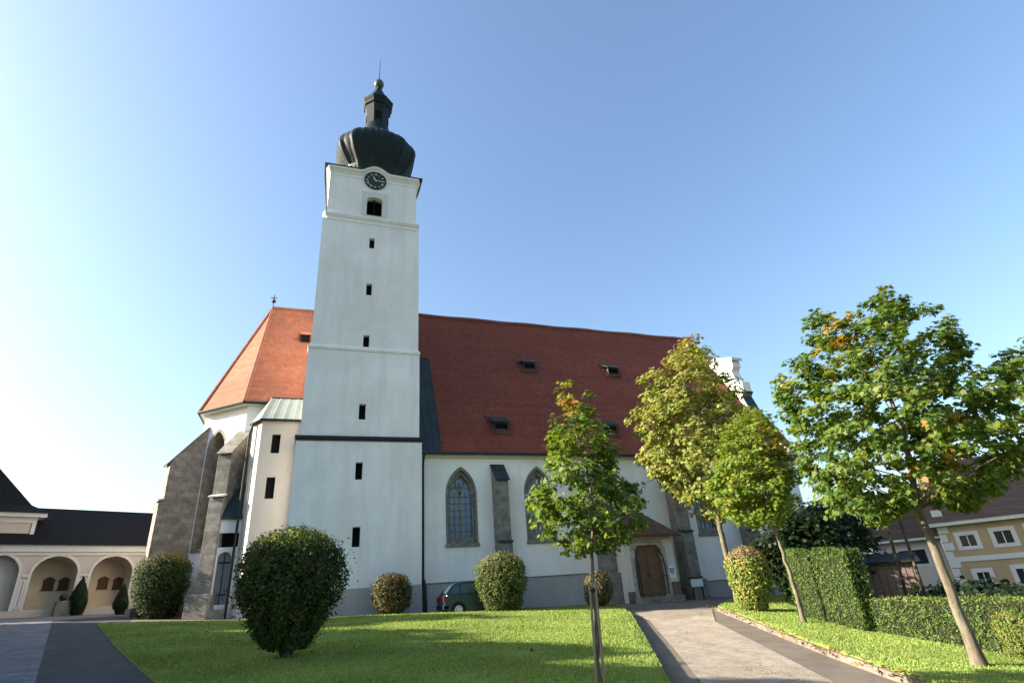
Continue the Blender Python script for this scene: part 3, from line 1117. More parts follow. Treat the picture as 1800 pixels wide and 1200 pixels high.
# west gable, curved and rising above the roof
gp = [(29.3, 8.6), (29.4, 9.4), (30.4, 10.25), (31.5, 11.95), (32.25, 13.15), (32.75, 14.5), (32.45, 14.8), (32.45, 15.7), (33.0, 15.95), (33.25, 16.9), (32.95, 17.2), (32.95, 17.7)]
gp2 = gp + [(35.0, 18.5), (35.4, 18.3), (36.0, 18.85), (38, 21.9)]
gfull = gp2 + [(76 - y, z) for y, z in gp2[::-1][1:]]
gab = MB().extrude([(XE - .25, y, z) for y, z in gfull], (.75, 0, 0)).build("west_gable", M['white'], church)
MB().hexa([(XE - .4, 32.75, 17.66), (XE + .65, 32.75, 17.66), (XE + .65, 35.5, 18.72), (XE - .4, 35.5, 18.72)], [(XE - .4, 32.75, 17.9), (XE + .65, 32.75, 17.9), (XE + .65, 35.5, 18.95), (XE - .4, 35.5, 18.95)]).build("gable_coping", M['trimw'], gab)
gc = MB()
for (ya, za), (yb, zb) in zip(gp[1:6], gp[2:7]):
    gc.hexa([(XE - .32, ya, za), (XE + .58, ya, za), (XE + .58, yb, zb), (XE - .32, yb, zb)], [(XE - .32, ya - .07, za + .09), (XE + .58, ya - .07, za + .09), (XE + .58, yb - .07, zb + .09), (XE - .32, yb - .07, zb + .09)])
gc.build("gable_flashing", M['slate'], gab)

# chancel with polygonal apse ------------------------------------------
CY, CZe = 33.0, 12.67
A_, B_, B2, A2 = (-4.31, 33.0), (-6.94, 35.3), (-6.94, 40.7), (-4.31, 43.0)
AP = (-3.97, 38.0, 21.45)
wA, wB, wB2, wA2 = (-4.12, 33.38), (-6.58, 35.52), (-6.58, 40.48), (-4.12, 42.62)
ch_ = MB()
dv = np.array([wB[0] - wA[0], wB[1] - wA[1], 0])
LW = np.linalg.norm(dv)
dv = dv / LW
nL = np.array([dv[1], -dv[0], 0])
if nL[1] > 0:
    nL = -nL
# left-facing wall with the tall pointed window
frL = ((wB[0], wB[1], 0), -dv, nL)
wu0, wu1 = LW - 2.58, LW - 1.38
ao = arch(wu0, wu1, 5.0, 10.35, True)
ch_.holed(frL, [(0, 1), (LW, 1), (LW, 12.55), (0, 12.55)], [ao], .8)
ch_.box(wA[0], 0, wA[1], wA[1] + .6, 1, 12.55)
ch_.hexa([(wB[0], wB[1], 1), (wB[0] + .6, wB[1], 1), (wB2[0] + .6, wB2[1], 1), (wB2[0], wB2[1], 1)], [(wB[0], wB[1], 12.55), (wB[0] + .6, wB[1], 12.55), (wB2[0] + .6, wB2[1], 12.55), (wB2[0], wB2[1], 12.55)])
ch_.hexa([(wB2[0], wB2[1], 1), (wB2[0] + .6, wB2[1] - .4, 1), (wA2[0], wA2[1] - .6, 1), (wA2[0], wA2[1], 1)], [(wB2[0], wB2[1], 12.55), (wB2[0] + .6, wB2[1] - .4, 12.55), (wA2[0], wA2[1] - .6, 12.55), (wA2[0], wA2[1], 12.55)])
ch_.build("chancel_wall", M['white'], church)
ai = arch(wu0 + .1, wu1 - .1, 5.15, 10.35, True)
cu_ = (wu0 + wu1) / 2
bars = [((cu_, 5.15), (cu_, 11.2), .09)] + [((wu0 + .11, 5.15 + k * .6), (wu1 - .11, 5.15 + k * .6), .025) for k in range(1, 9)]
wA_o = win(church, frL, ao, ai, .70, M['stone'], M['leaded'], "gothic_window", bars, M['greystone'], (wu0 - .05, wu1 + .05, 4.82, .18, .08), M['stone'], .12)
# stone lining of the deep jambs
jl = MB()
for (p, q) in zip(ao, ao[1:] + ao[:1]):
    a3 = np.array(frL[0]) + p[0] * (-dv) + p[1] * Z3
    b3 = np.array(frL[0]) + q[0] * (-dv) + q[1] * Z3
    cc = np.array(frL[0]) + cu_ * (-dv) + 8 * Z3
    ia, ib = a3 + (cc - a3) * .012, b3 + (cc - b3) * .012
    jl.face([ia + nL * .004, ib + nL * .004, ib - nL * .71, ia - nL * .71])
jl.holed(((np.array(frL[0]) + nL * .012), -dv, nL), arch(wu0 - .12, wu1 + .12, 4.95, 10.35, True), [arch(wu0 + .006, wu1 - .006, 5.0, 10.35, True)], .03)
jl.build("stone_jamb", M['stone'], wA_o, merge=False)
cr = MB()
for tri in ([(*A_, CZe), AP, (*B_, CZe)], [(*B_, CZe), AP, (*B2, CZe)], [(*B2, CZe), AP, (*A2, CZe)]):
    cr.face(tri)
cr.face([(*A_, CZe), (-2.0, 33.0, CZe), (5.0, 33.0, CZe), (5.0, 38, 21.45), AP])
cr.face([(*A2, CZe), (5, 43, CZe), (5.0, 38, 21.45), AP])
croof = cr.build("chancel_roof", M['newtile'], church)
hb = MB()
hb.tube([(*A_, CZe + .03), AP], .10, 6).tube([(*B_, CZe + .03), AP], .10, 6).tube([AP, (0, 38, 21.47)], .13, 6)
hb.build("ridge_tiles", M['ridge'], croof)
ev = MB()
ring_o = [(-1.0, 33.0), A_, B_, B2]
for p, q in zip(ring_o[:-1], ring_o[1:]):
    ev.tube([(p[0], p[1], CZe - .02), (q[0], q[1], CZe - .02)], .09, 8)
ev.build("gutter", M['slate'], church)
so = MB()
so.face([(-1, 33.0, CZe - .06), (*A_, CZe - .06), (*wA, CZe - .12), (-1, wA[1], CZe - .12)])
so.face([(*A_, CZe - .06), (*B_, CZe - .06), (*wB, CZe - .12), (*wA, CZe - .12)])
so.face([(*B_, CZe - .06), (*B2, CZe - .06), (*wB2, CZe - .12), (*wB, CZe - .12)])
so.build("soffit", M['trimw'], church)
# cross on the apse ridge
fx = MB().tube([(AP[0], AP[1], AP[2]), (AP[0], AP[1], AP[2] + 1.1)], .035, 6).tube([(AP[0] - .22, AP[1], AP[2] + .85), (AP[0] + .22, AP[1], AP[2] + .85)], .03, 6)
fx.lathe((AP[0], AP[1]), [(.02, AP[2] + .42), (.14, AP[2] + .5), (.16, AP[2] + .58), (.14, AP[2] + .66), (.02, AP[2] + .74)], 12)
fx.build("ridge_cross", M['dark'], church)
# little hatch in the chancel roof
sc_ = (21.45 - CZe) / 5.0
hx, hy = -1.5, 36.3
hz = CZe + (hy - 33.0) * sc_
MB().box(hx - .28, hx + .28, hy - .3, hy + .2, hz - .35, hz + .12).build("roof_hatch", M['void'], croof)
MB().hexa([(hx - .36, hy - .4, hz + .1), (hx + .36, hy - .4, hz + .1), (hx + .36, hy + .3, hz + .55), (hx - .36, hy + .3, hz + .55)], [(hx - .36, hy - .4, hz + .16), (hx + .36, hy - .4, hz + .16), (hx + .36, hy + .3, hz + .61), (hx - .36, hy + .3, hz + .61)]).build("hatch_cover", M['ridge'], croof)


def corner_buttress(c, dirv, w, dep, z_wall, z_out, step, base, mat, foot=None):
    d = np.array([dirv[0], dirv[1], 0])
    d = d / np.linalg.norm(d)
    s = np.array([-d[1], d[0], 0])
    c = np.array([c[0], c[1], 0]) - s * w / 2 - d * .25
    prof = [(0, base), (dep + .45, base), (dep + .45, step - .1), (dep + .25, step + .15), (dep + .25, z_out), (0, z_wall + (z_wall - z_out) / (dep + .25) * .0)]
    o = MB().extrude([c + d * p[0] + Z3 * p[1] for p in prof], s * w).build("buttress", mat, church, bevel=.02)
    L = np.array([dep + .35, -(z_wall - z_out) / (dep + .25) * (dep + .35)])
    dn = d * L[0] + Z3 * L[1]
    nn = np.cross(s, dn)
    nn = nn / np.linalg.norm(nn)
    if nn[2] < 0:
        nn = -nn
    MB().obox(c - s * .05 + Z3 * z_wall + nn * .003, s * (w + .1), dn, nn * .08).build("buttress_cap", M['greystone'], o)
    MB().obox(c - s * .05 + d * (dep + .2) + Z3 * (step + .1), s * (w + .1), d * .33 - Z3 * .1, Z3 * .08).build("ledge", M['trimw'], o)
    if foot:
        MB().obox(c - s * .2 - Z3 * 0 + Z3 * base, s * (w + .4), d * (dep + .8), Z3 * (foot - base)).build("footing", M['greystone'], o, bevel=.03)
    return o


corner_buttress(wB, (-.92, -.40), .85, 1.45, 11.75, 9.55, 7.45, 1.0, M['stone'], 2.3)
corner_buttress(wA, (-.38, -.92), .72, 1.55, 11.15, 9.45, 7.15, 1.0, M['stone'], 2.65)
corner_buttress(wB2, (-.92, .40), .85, 1.45, 11.75, 9.55, 7.45, 1.0, M['stone'], 2.3)
MB().raw(*(lambda o, n: ([o - dv * 0 + n * .06 + Z3 * .8, o + (-dv) * LW + n * .06 + Z3 * .8, o + (-dv) * LW + n * .06 + Z3 * 2.5, o + n * .06 + Z3 * 2.5,
                         o - n * .05 + Z3 * .8, o + (-dv) * LW - n * .05 + Z3 * .8, o + (-dv) * LW - n * .05 + Z3 * 2.5, o - n * .05 + Z3 * 2.5],
                        [(0, 1, 2, 3), (4, 7, 6, 5), (3, 2, 6, 7), (0, 4, 5, 1)]))(np.array([wB[0], wB[1], 0]), nL)).build("plinth", M['plinth'], church)

# stair turret between chancel and tower
tw = [(-3.02, 31.0), (-1.0, 31.0), (-1.0, 34), (-3.5, 34), (-3.5, 31.8)]
tur = MB()
th = []
TW_ = [((477, 763), (492, 796)), ((467, 838), (482, 876))]
thw = []
for (ax, ay), (bx, by) in TW_:
    p, q = at(ax, ay, Y=31.0), at(bx, by, Y=31.0)
    p2, q2 = at((ax + bx) / 2, ay, Y=31.0), at((ax + bx) / 2, by, Y=31.0)
    xm = at((ax + bx) / 2, (ay + by) / 2, Y=31.0)[0]
    wd2 = .21
    thw.append((xm, q2[2], p2[2], wd2))
    th.append([(xm - wd2, q2[2]), (xm + wd2, q2[2]), (xm + wd2, p2[2]), (xm - wd2, p2[2])])
tur.holed(((0, 31.0, 0), NX, NF), [(-3.02, .8), (-1.0, .8), (-1.0, 11.0), (-3.02, 11.0)], th, .5)
tur.prism([(-3.02, 31.5), (-1.0, 31.5), (-1.0, 34), (-3.5, 34), (-3.5, 31.8), (-3.02, 31.0)], .8, 11.0)
tur.build("stair_turret", M['cream'], church)
for (xm, z0, z1, wd2) in thw:
    q = [(xm - wd2, z0), (xm + wd2, z0), (xm + wd2, z1), (xm - wd2, z1)]
    qi = [(xm - wd2 + .03, z0 + .03), (xm + wd2 - .03, z0 + .03), (xm + wd2 - .03, z1 - .03), (xm - wd2 + .03, z1 - .03)]
    win(church, ((0, 31.0, 0), NX, NF), q, qi, .10, M['dark'], M['void'], "slit_window")
tr_ = MB()
e0 = [(-3.12, 30.86, 11.02), (-.95, 30.86, 11.02), (-3.66, 31.8, 11.02), (-3.66, 33.3, 11.02)]
r0, r1 = (-2.86, 32.95, 12.95), (-.95, 32.95, 12.95)
tr_.face([e0[0], e0[1], r1, r0])
tr_.face([e0[0], r0, e0[2]])
tr_.face([e0[2], r0, (-2.9, 33.4, 12.95), e0[3]])
tr_.face([e0[0], e0[2], e0[3], (-.95, 33.3, 11.0), e0[1]])
for f in (.0, .25, .5, .75):
    a3 = np.array(e0[0]) + (np.array(e0[1]) - np.array(e0[0])) * f
    b3 = np.array(r0) + (np.array(r1) - np.array(r0)) * f
    tr_.tube([a3 + Z3 * .01, b3 + Z3 * .01], .03, 5)
trf = tr_.build("turret_roof", M['seam'], church)
MB().tube([(-3.68, 31.8, 11.0), (-3.12, 30.83, 11.0), (-1.1, 30.83, 11.0)], .07, 8).build("gutter", M['dark'], trf)
MB().tube([r0, r1], .06, 6).build("ridge_flashing", M['dark'], trf)
MB().box(-3.04, -1.2, 30.93, 31.05, .8, 2.5).build("plinth", M['plinth'], church)
# downpipes
MB().tube([(-3.50, 31.5, 10.95), (-3.62, 31.52, 10.4), (-3.62, 31.52, 2.2), (-3.62, 31.4, 1.2)], .065, 8).build("downpipe", M['dark'], church)
MB().tube([(5.42, NY - .36, 8.95), (5.40, NY - .14, 8.5), (5.40, NY - .14, 2.6)], .06, 8).tube([(5.40, NY - .16, 2.6), (5.46, NY - .22, 2.3), (5.50, NY - .22, .8)], .10, 8).build("downpipe", M['dark'], church)

# annex between apse buttress and turret
AY = 31.75
dr = [at(372, 1065, Y=AY), at(404, 1066, Y=AY), at(396, 968, Y=AY)]
lo = [at(382, 962, Y=AY), at(414, 962, Y=AY), at(383, 940, Y=AY)]
ax0, ax1 = -4.62, -3.45
do = arch(-4.33, -3.72, 2.15, 4.2)
lo_ = [(-4.40, 4.72), (-3.50, 4.72), (-3.50, 5.40), (-4.40, 5.40)]
an = MB().holed(((0, AY, 0), NX, NF), [(ax0, .8), (ax1, .8), (ax1, 6.05), (ax0, 6.05)], [do, lo_], .35).build("annex_wall", M['white'], church)
ar = MB()
prof = [(AY - .12, 6.03), (AY + .25, 6.75), (AY + .65, 7.35), (AY + 1.2, 7.9), (AY + 1.75, 8.25)]
for (y0, z0), (y1, z1) in zip(prof[:-1], prof[1:]):
    ar.face([(ax0 + .2, y0, z0), (ax1 + .02, y0, z0), (ax1 + .02, y1, z1), (ax0 + .2, y1, z1)])
ar.face([(ax0 + .2, p[0], p[1]) for p in prof] + [(ax0 + .2, AY + 1.75, 6.03)])
ar.build("annex_roof", M['slate'], church)
MB().box(-4.40, -3.50, AY + .3, AY + .33, 4.72, 5.40).build("dark_opening", M['void'], church)
dd = MB().extrude([(p[0], AY + .18, p[1]) for p in do], (0, .05, 0)).build("annex_door", M['grey_door'], church)
MB().box(-4.30, -3.75, AY + .15, AY + .18, 3.98, 4.06).box(-4.05, -4.01, AY + .15, AY + .18, 2.15, 4.5).box(-4.30, -3.75, AY + .15, AY + .18, 2.55, 2.62).build("door_bar", M['dark'], dd)
MB().box(-4.45, -3.65, AY - .4, AY, .8, 1.95).build("door_step", M['greystone'], church)

# porch with the main side door -----------------------------------------
PY = 28.3
PX0, PX1 = 16.05, 19.25
po = [(16.55, .95), (18.6, .95), (18.6, 3.42), (18.36, 3.8), (16.79, 3.8), (16.55, 3.42)]
pw = MB().holed(((0, PY, 0), NX, NF), [(PX0, .3), (PX1, .3), (PX1, 4.15), (PX0, 4.15)], [po], .45)
pw.box(PX0, PX0 + .4, PY + .45, NY, .3, 4.15).box(PX1 - .4, PX1, PY + .45, NY, .3, 4.15)
pw.build("porch_wall", M['cream'], church)
pi = [(16.75, 1.0), (18.42, 1.0), (18.42, 3.38), (18.22, 3.64), (16.95, 3.64), (16.75, 3.38)]
MB().holed(((0, PY - .03, 0), NX, NF), [(16.45, .9), (18.72, .9), (18.72, 3.45), (18.45, 3.95), (16.72, 3.95), (16.45, 3.45)], [pi], .5).build("door_surround", M['palestone'], church)
door = MB().extrude([(p[0], PY + .16, p[1]) for p in pi], (0, .06, 0)).build("double_door", M['doorwood'], church)
pm = MB()
for x0 in (16.84, 17.63):
    for z0, z1 in ((1.2, 1.75), (1.85, 2.5), (2.6, 3.2)):
        pm.holed(((0, PY + .12, 0), NX, NF), [(x0, z0), (x0 + .70, z0), (x0 + .70, z1), (x0, z1)], [[(x0 + .09, z0 + .09), (x0 + .61, z0 + .09), (x0 + .61, z1 - .09), (x0 + .09, z1 - .09)]], .05)
pm.box(17.56, 17.61, PY + .09, PY + .15, 1.03, 3.58)
pm.build("door_panel", M['doorwood'], door)
MB().box(17.50, 17.53, PY + .02, PY + .09, 2.05, 2.2).build("door_handle", M['dark'], door)
for sx, s in ((16.72, 1), (18.46, -1)):
    sg = MB()
    sg.tube([(sx - .02 * s, PY - .08, 1.1), (sx - .04 * s, PY - .08, 2.2), (sx, PY - .08, 2.95), (sx + .22 * s, PY - .08, 3.42)], .035, 6)
    sg.tube([(sx + .14 * s, PY - .06, 1.1), (sx + .14 * s, PY - .06, 2.9)], .02, 6)
    sg.tube([(sx - .04 * s, PY - .08, 2.05), (sx + .14 * s, PY - .06, 2.05)], .02, 6)
    sg.build("iron_grille", M['dark'], church)
MB().box(16.3, 19.0, PY - .75, PY, .6, 1.03).build("door_step", M['greystone'], church, bevel=.02)
for q in ((16.0, 16.42, 1.35), (18.78, PX1 + .05, 1.7)):
    MB().box(q[0], q[1], PY - .06, PY, .3, q[2]).build("porch_plinth", M['brownwall'], church)
prf = MB()
ez, az = 4.12, 5.65
xm = (PX0 + PX1) / 2
e_ = [(PX0 - .35, PY - .42, ez), (PX1 + .35, PY - .42, ez), (PX1 + .35, NY, ez), (PX0 - .35, NY, ez)]
ap1, ap2 = (xm, PY + .75, az), (xm, NY, az)
prf.face([e_[0], e_[1], ap1]).face([e_[1], e_[2], ap2, ap1]).face([e_[0], ap1, ap2, e_[3]]).face([e_[0], e_[3], e_[2], e_[1]])
prfo = prf.build("porch_roof", M['browntile'], church)
MB().box(PX0 - .36, PX1 + .36, PY - .45, PY - .40, ez - .10, ez + .03).build("fascia", M['wood'], prfo)

# boards fixed by the door ---------------------------------------------
sp = at(1181, 1003, Y=PY - .02)
sgn = thing("heritage_sign", "small white sign with a blue emblem on the pier right of the church door", "sign", (sp[0], PY - .02, sp[2]))
MB().box(sp[0] - .2, sp[0] + .2, PY - .03, PY - .004, sp[2] - .36, sp[2] + .3).build("sign_board", M['sign_white'], sgn)
em = MB()
shp = [(0, -.2), (.14, -.02), (.14, .16), (-.14, .16), (-.14, -.02)]
em.holed(((sp[0], PY - .036, sp[2]), NX, NF), shp, [[(p[0] * .6, p[1] * .6) for p in shp]], .008)
em.extrude([(sp[0] - .05, PY - .036, sp[2] - .03), (sp[0] + .05, PY - .036, sp[2] - .03), (sp[0] + .05, PY - .036, sp[2] + .07), (sp[0] - .05, PY - .036, sp[2] + .07)], (0, -.006, 0))
em.build("emblem", M['sign_blue'], sgn)
bp = at(1225, 1023, Y=28.7)
bb = thing("notice_board", "blank white notice panel at the foot of the buttress right of the door", "notice board", (bp[0], 28.7, bp[2] - .5))
MB().box(bp[0] - .38, bp[0] + .38, 28.66, 28.74, bp[2] - .22, bp[2] + .2).build("board", M['sign_white'], bb, bevel=.01)
for q in (-.34, .28):
    MB().box(bp[0] + q, bp[0] + q + .06, 28.70, 28.76, .3, bp[2] - .22).build("leg", M['dark'], bb)
MB().box(bp[0] - .42, bp[0] + .42, 28.62, 28.8, bp[2] + .2, bp[2] + .3).build("board_roof", M['slate'], bb)

# ================================================================== ARCADE ON THE LEFT
P0, P1 = np.array([-9.0, 42.5, 0]), np.array([-15.9, 38.8, 0])
ua = (P0 - P1) / np.linalg.norm(P0 - P1)
na = np.array([ua[1], -ua[0], 0])
if na[1] > 0:
    na = -na
frA = (P1, ua, na)


def uvA(px, py, off=0.0):
    q = on_plane(px, py, P1 + na * off, na)
    return (q - P1) @ ua, q[2]


arc = thing("arcade", "long low pink arcade with white-edged arches and a dark shingle roof", "arcade", (-12.5, 40.6, 2.2))
ah = []
ARS = []
for l, r_, t_, sp_ in ((57, 137, 977, 1003), (162, 233, 977, 1001), (-58, 33, 974, 1006)):
    ul, ur = uvA(l, sp_)[0], uvA(r_, sp_)[0]
    zt = uvA((l + r_) / 2, t_)[1]
    ARS.append((ul, ur, zt))
    ah.append(arch(ul, ur, 1.2, zt - (ur - ul) * .46, rise=(ur - ul) * .46))
LA = np.linalg.norm(P0 - P1)
ztop = 5.95
am = MB().holed(frA, [(-9, .9), (LA, .9), (LA, ztop), (-9, ztop)], ah, .5)
am.build("arcade_wall", M['arcade'], arc)
# recess: back wall, floor bench
bw_ = MB().obox(P1 + ua * (-9) - na * 1.7 + Z3 * .9, ua * (LA + 9), na * .1, Z3 * 5.4)
bw_.build("back_wall", M['arcade_in'], arc)
vt = MB()
for (ul, ur, zt) in ARS:      # barrel vaults behind each arch
    ring_ = arch(ul, ur, 1.2, zt - (ur - ul) * .46, rise=(ur - ul) * .46)
    for p, q in zip(ring_[1:], ring_[2:] + ring_[:1]):
        a3, b3 = P1 + ua * p[0] + Z3 * p[1] - na * .501, P1 + ua * q[0] + Z3 * q[1] - na * .501
        vt.face([a3, b3, b3 - na * 1.1, a3 - na * 1.1])
vt.build("vault", M['arcade_in'], arc)
for (ul, ur, zt) in ARS:
    s_ = zt - (ur - ul) * .46
    MB().holed((P1 + na * .035, ua, na), arch(ul - .14, ur + .14, 2.3, s_, rise=(ur - ul) * .46 + .14), [arch(ul + .005, ur - .005, 2.2, s_, rise=(ur - ul) * .46)], .06).build("arch_trim", M['trimw'], arc)
cb_ = MB()
cb_.obox(P1 + ua * (-9) - na * .1 + Z3 * 5.62, ua * (LA + 9), na * .24, Z3 * .38)
cb_.obox(P1 + ua * (-9) - na * .1 + Z3 * 5.44, ua * (LA + 9), na * .16, Z3 * .178)
cb_.build("cornice", M['trimw'], arc)
for (a, c) in ((ARS[2][1], ARS[0][0]), (ARS[0][1], ARS[1][0])):
    s_ = ARS[0][2] - (ARS[0][1] - ARS[0][0]) * .46
    ptm = MB().obox(P1 + ua * (a + .14) + na * .002 + Z3 * (s_ - .12), ua * (c - a - .28), na * .05, Z3 * .12)
    if c - a > .5:
        MB().holed((P1 + na * .03, ua, na), [(a + .15, 2.75), (c - .15, 2.75), (c - .15, s_ - .25), (a + .15, s_ - .25)], [[(a + .24, 2.84), (c - .24, 2.84), (c - .24, s_ - .34), (a + .24, s_ - .34)]], .04).build("pier_panel", M['trimw'], arc)
    ptm.build("pier_capital", M['trimw'], arc)
MB().obox(P1 + ua * (-9) - na * 1.55 + Z3 * .9, ua * (LA + 9), na * 1.6, Z3 * 1.78).build("parapet_wall", M['arcade'], arc)
rf = MB()
e0_, e1_ = P1 + ua * (-9) + na * .3 + Z3 * 5.98, P1 + ua * (LA + .4) + na * .3 + Z3 * 5.98
r0_, r1_ = P1 + ua * (-9) - na * 2.4 + Z3 * 8.35, P1 + ua * (LA + .4) - na * 2.4 + Z3 * 8.35
k0_, k1_ = P1 + ua * (-9) - na * 5 + Z3 * 5.98, P1 + ua * (LA + .4) - na * 5 + Z3 * 5.98
rf.face([e0_, e1_, r1_, r0_]).face([r0_, r1_, k1_, k0_]).face([e1_, k1_, r1_]).face([e0_, e1_, k1_, k0_])
rf.build("arcade_roof", M['darktile'], arc)
# wooden memorial plaques in pairs on the back wall
first = None
plq_labels = ["dark wooden memorial plaque, left of the two in the arch between the panelled piers", "dark wooden memorial plaque, right of the two in the arch between the panelled piers",
              "dark wooden memorial plaque, left one in the arch beside the clipped dark bush", "dark wooden memorial plaque half behind the small right cypress"]
for i, (px, py) in enumerate(((85, 1026), (112, 1026), (181, 1024), (207, 1025))):
    q = on_plane(px, py, P1 - na * 1.58, na)
    if first is None:
        first = thing("memorial_plaque", plq_labels[0], "plaque", tuple(q), "memorial plaques on the arcade back wall")
        o3 = q
        sh = [(-.30, -.34), (-.36, -.42), (.36, -.42), (.30, -.34), (.30, .18), (.38, .2), (.2, .36), (0, .46), (-.2, .36), (-.38, .2), (-.30, .18)]
        MB().extrude([o3 + ua * p[0] * .85 + Z3 * p[1] * .85 for p in sh], na * .07).build("plaque_board", M['wood'], first)
        MB().holed((o3 + na * .11, ua, na), [(-.2, -.25), (.2, -.25), (.2, .12), (0, .26), (-.2, .12)], [[(-.15, -.2), (.15, -.2), (.15, .1), (0, .2), (-.15, .1)]], .04).build("inner_frame", M['wood'], first)
        proto_ch = list(first.children)
    else:
        c = first.copy()
        COL.objects.link(c)
        c.location = Vector(q)
        c["label"] = plq_labels[i]
        for k in proto_ch:
            d = k.copy()
            COL.objects.link(d)
            d.parent = c
# stone trough by the arcade
sp2 = ghit(106, 1080)
st = thing("stone_trough", "small grey stone basin on the pavement in front of the arcade, left of a cypress", "stone basin", tuple(sp2))
sp2 = P1 + ua * ((on_plane(106, 1080, P1 + na * .6, na) - P1) @ ua) + na * .6
gz = H(sp2[0], sp2[1])
MB().obox(sp2 + Z3 * (gz - .1) - ua * .35 - na * .25, ua * .7, na * .5, Z3 * .85).build("basin", M['greystone'], st, bevel=.04)
MB().lathe((sp2[0] - .05, sp2[1] - .05), [(.10, gz + .74), (.17, gz + .85), (.19, gz + .95), (.14, gz + 1.06), (.04, gz + 1.1)], 16).build("urn", M['dark'], st, smooth=True)

# gate house rising behind the arcade at the left
GH = np.array(P1) - na * .45
gate = thing("gatehouse", "pink gatehouse block with steep dark roof rising over the left end of the arcade", "gatehouse", (-18.0, 38.0, 2.2))
gu1, gz1 = uvA(61, 925, -.45)
_, gzb = uvA(40, 946, -.45)
_, gzt = uvA(20, 915, -.45)
gzb, gzt = 6.25, 7.5
gm = MB().obox(GH + ua * (gu1 - 8) - na * 5 + Z3 * 1.0, ua * 8, na * 5, Z3 * (gzt - 1.0))
gm.build("gatehouse_wall", M['arcade'], gate)
MB().holed((GH + na * .05, ua, na), [(gu1 - 8, gzb), (gu1 + .04, gzb), (gu1 + .04, gzt), (gu1 - 8, gzt)], [[(gu1 - 7.8, gzb + .16), (gu1 - .14, gzb + .16), (gu1 - .14, gzt - .3), (gu1 - 7.8, gzt - .3)]], .06).build("gatehouse_trim", M['trimw'], gate)
MB().obox(GH + ua * (gu1 - 8.2) - na * 5.3 + Z3 * gzt, ua * 8.6, na * 5.6, Z3 * .22).build("cornice", M['trimw'], gate)
gr = MB()
c4 = [GH + ua * (gu1 - 8.4) + na * .4, GH + ua * (gu1 + .5) + na * .4, GH + ua * (gu1 + .5) - na * 5.4, GH + ua * (gu1 - 8.4) - na * 5.4]
m4 = [GH + ua * (gu1 - 7.6) - na * .4, GH + ua * (gu1 - .35) - na * .4, GH + ua * (gu1 - .35) - na * 4.6, GH + ua * (gu1 - 7.6) - na * 4.6]
t4 = [GH + ua * (gu1 - 5.2) - na * 2.3, GH + ua * (gu1 - 2.9) - na * 2.3, GH + ua * (gu1 - 2.9) - na * 2.6, GH + ua * (gu1 - 5.2) - na * 2.6]
lev = [(c4, gzt + .22), (m4, gzt + .75), (t4, gzt + 3.9)]
for (qa, za), (qb, zb) in zip(lev[:-1], lev[1:]):
    for i in range(4):
        j = (i + 1) % 4
        gr.face([qa[i] + Z3 * za, qa[j] + Z3 * za, qb[j] + Z3 * zb, qb[i] + Z3 * zb])
gr.face([q + Z3 * (gzt + 3.9) for q in t4])
gr.build("gatehouse_roof", M['darktile'], gate)
# unseen wing added on the left, outside the picture, to shade path and lawn
side = thing("side_wing", "long low pink wing with dark roof along the left edge of the yard", "building", (-22, 22, 1.6))
MB().box(-28, -22, 2, 33, .5, 6.6).build("wing_wall", M['arcade'], side)
MB().face([(-21.6, 1.6, 6.5), (-21.6, 33.4, 6.5), (-25, 33.4, 10.2), (-25, 1.6, 10.2)]).face([(-28.4, 1.6, 6.5), (-25, 1.6, 10.2), (-25, 33.4, 10.2), (-28.4, 33.4, 6.5)]).face([(-21.6, 1.6, 6.5), (-25, 1.6, 10.2), (-28.4, 1.6, 6.5)]).face([(-21.6, 33.4, 6.5), (-28.4, 33.4, 6.5), (-25, 33.4, 10.2)]).build("wing_roof", M['darktile'], side)

# ================================================================== HOUSES ON THE RIGHT
dh = np.array([-.48, .877, 0])
dh = dh / np.linalg.norm(dh)
nh = np.array([-dh[1], dh[0], 0])
if nh[0] > 0:
    nh = -nh
_d = ray(1668, 960)
HP = EYE + _d * (46.0 / np.linalg.norm(_d[:2]))
HP[2] = 0
uh = -dh          # to the right in the picture, coming nearer


def uvH(px, py, off=0.0):
    q = on_plane(px, py, HP + nh * off, nh)
    return float((q - HP) @ uh), float(q[2])


house = thing("yellow_house", "yellow two-storey house with white window frames and a brown tiled roof", "house", (HP[0] + 4, HP[1] - 4, -2.0))
frH = (HP, uh, nh)
eL, eR = uvH(1640, 922), uvH(1800, 900)
zE = (eL[1] + eR[1]) / 2
zB = (uvH(1700, 983)[1] + uvH(1790, 974)[1]) / 2
hol, hw_ = [], []
for (a, c, t_, b_) in ((1685, 1719, 937, 962), (1746, 1784, 929, 957), (1717, 1746, 1002, 1030), (1786, 1822, 995, 1026), (1808, 1846, 921, 950)):
    xm_, ym_ = (a + c) / 2, (t_ + b_) / 2
    u0, u1 = uvH(a, ym_)[0], uvH(c, ym_)[0]
    z0, z1 = uvH(xm_, b_)[1], uvH(xm_, t_)[1]
    hw_.append((u0, u1, z0, z1))
    hol.append([(u0, z0), (u1, z0), (u1, z1), (u0, z1)])
uL = uvH(1645, 925)[0]
hm = MB().holed(frH, [(uL, -4), (14, -4), (14, zE), (uL, zE)], hol, .35)
hm.obox(HP + uh * uL - nh * .36 - Z3 * 4, uh * .3, -nh * 8, Z3 * (zE + 4)).obox(HP + uh * 13.7 - nh * .36 - Z3 * 4, uh * .3, -nh * 8, Z3 * (zE + 4))
hm.build("house_wall", M['yellow'], house)
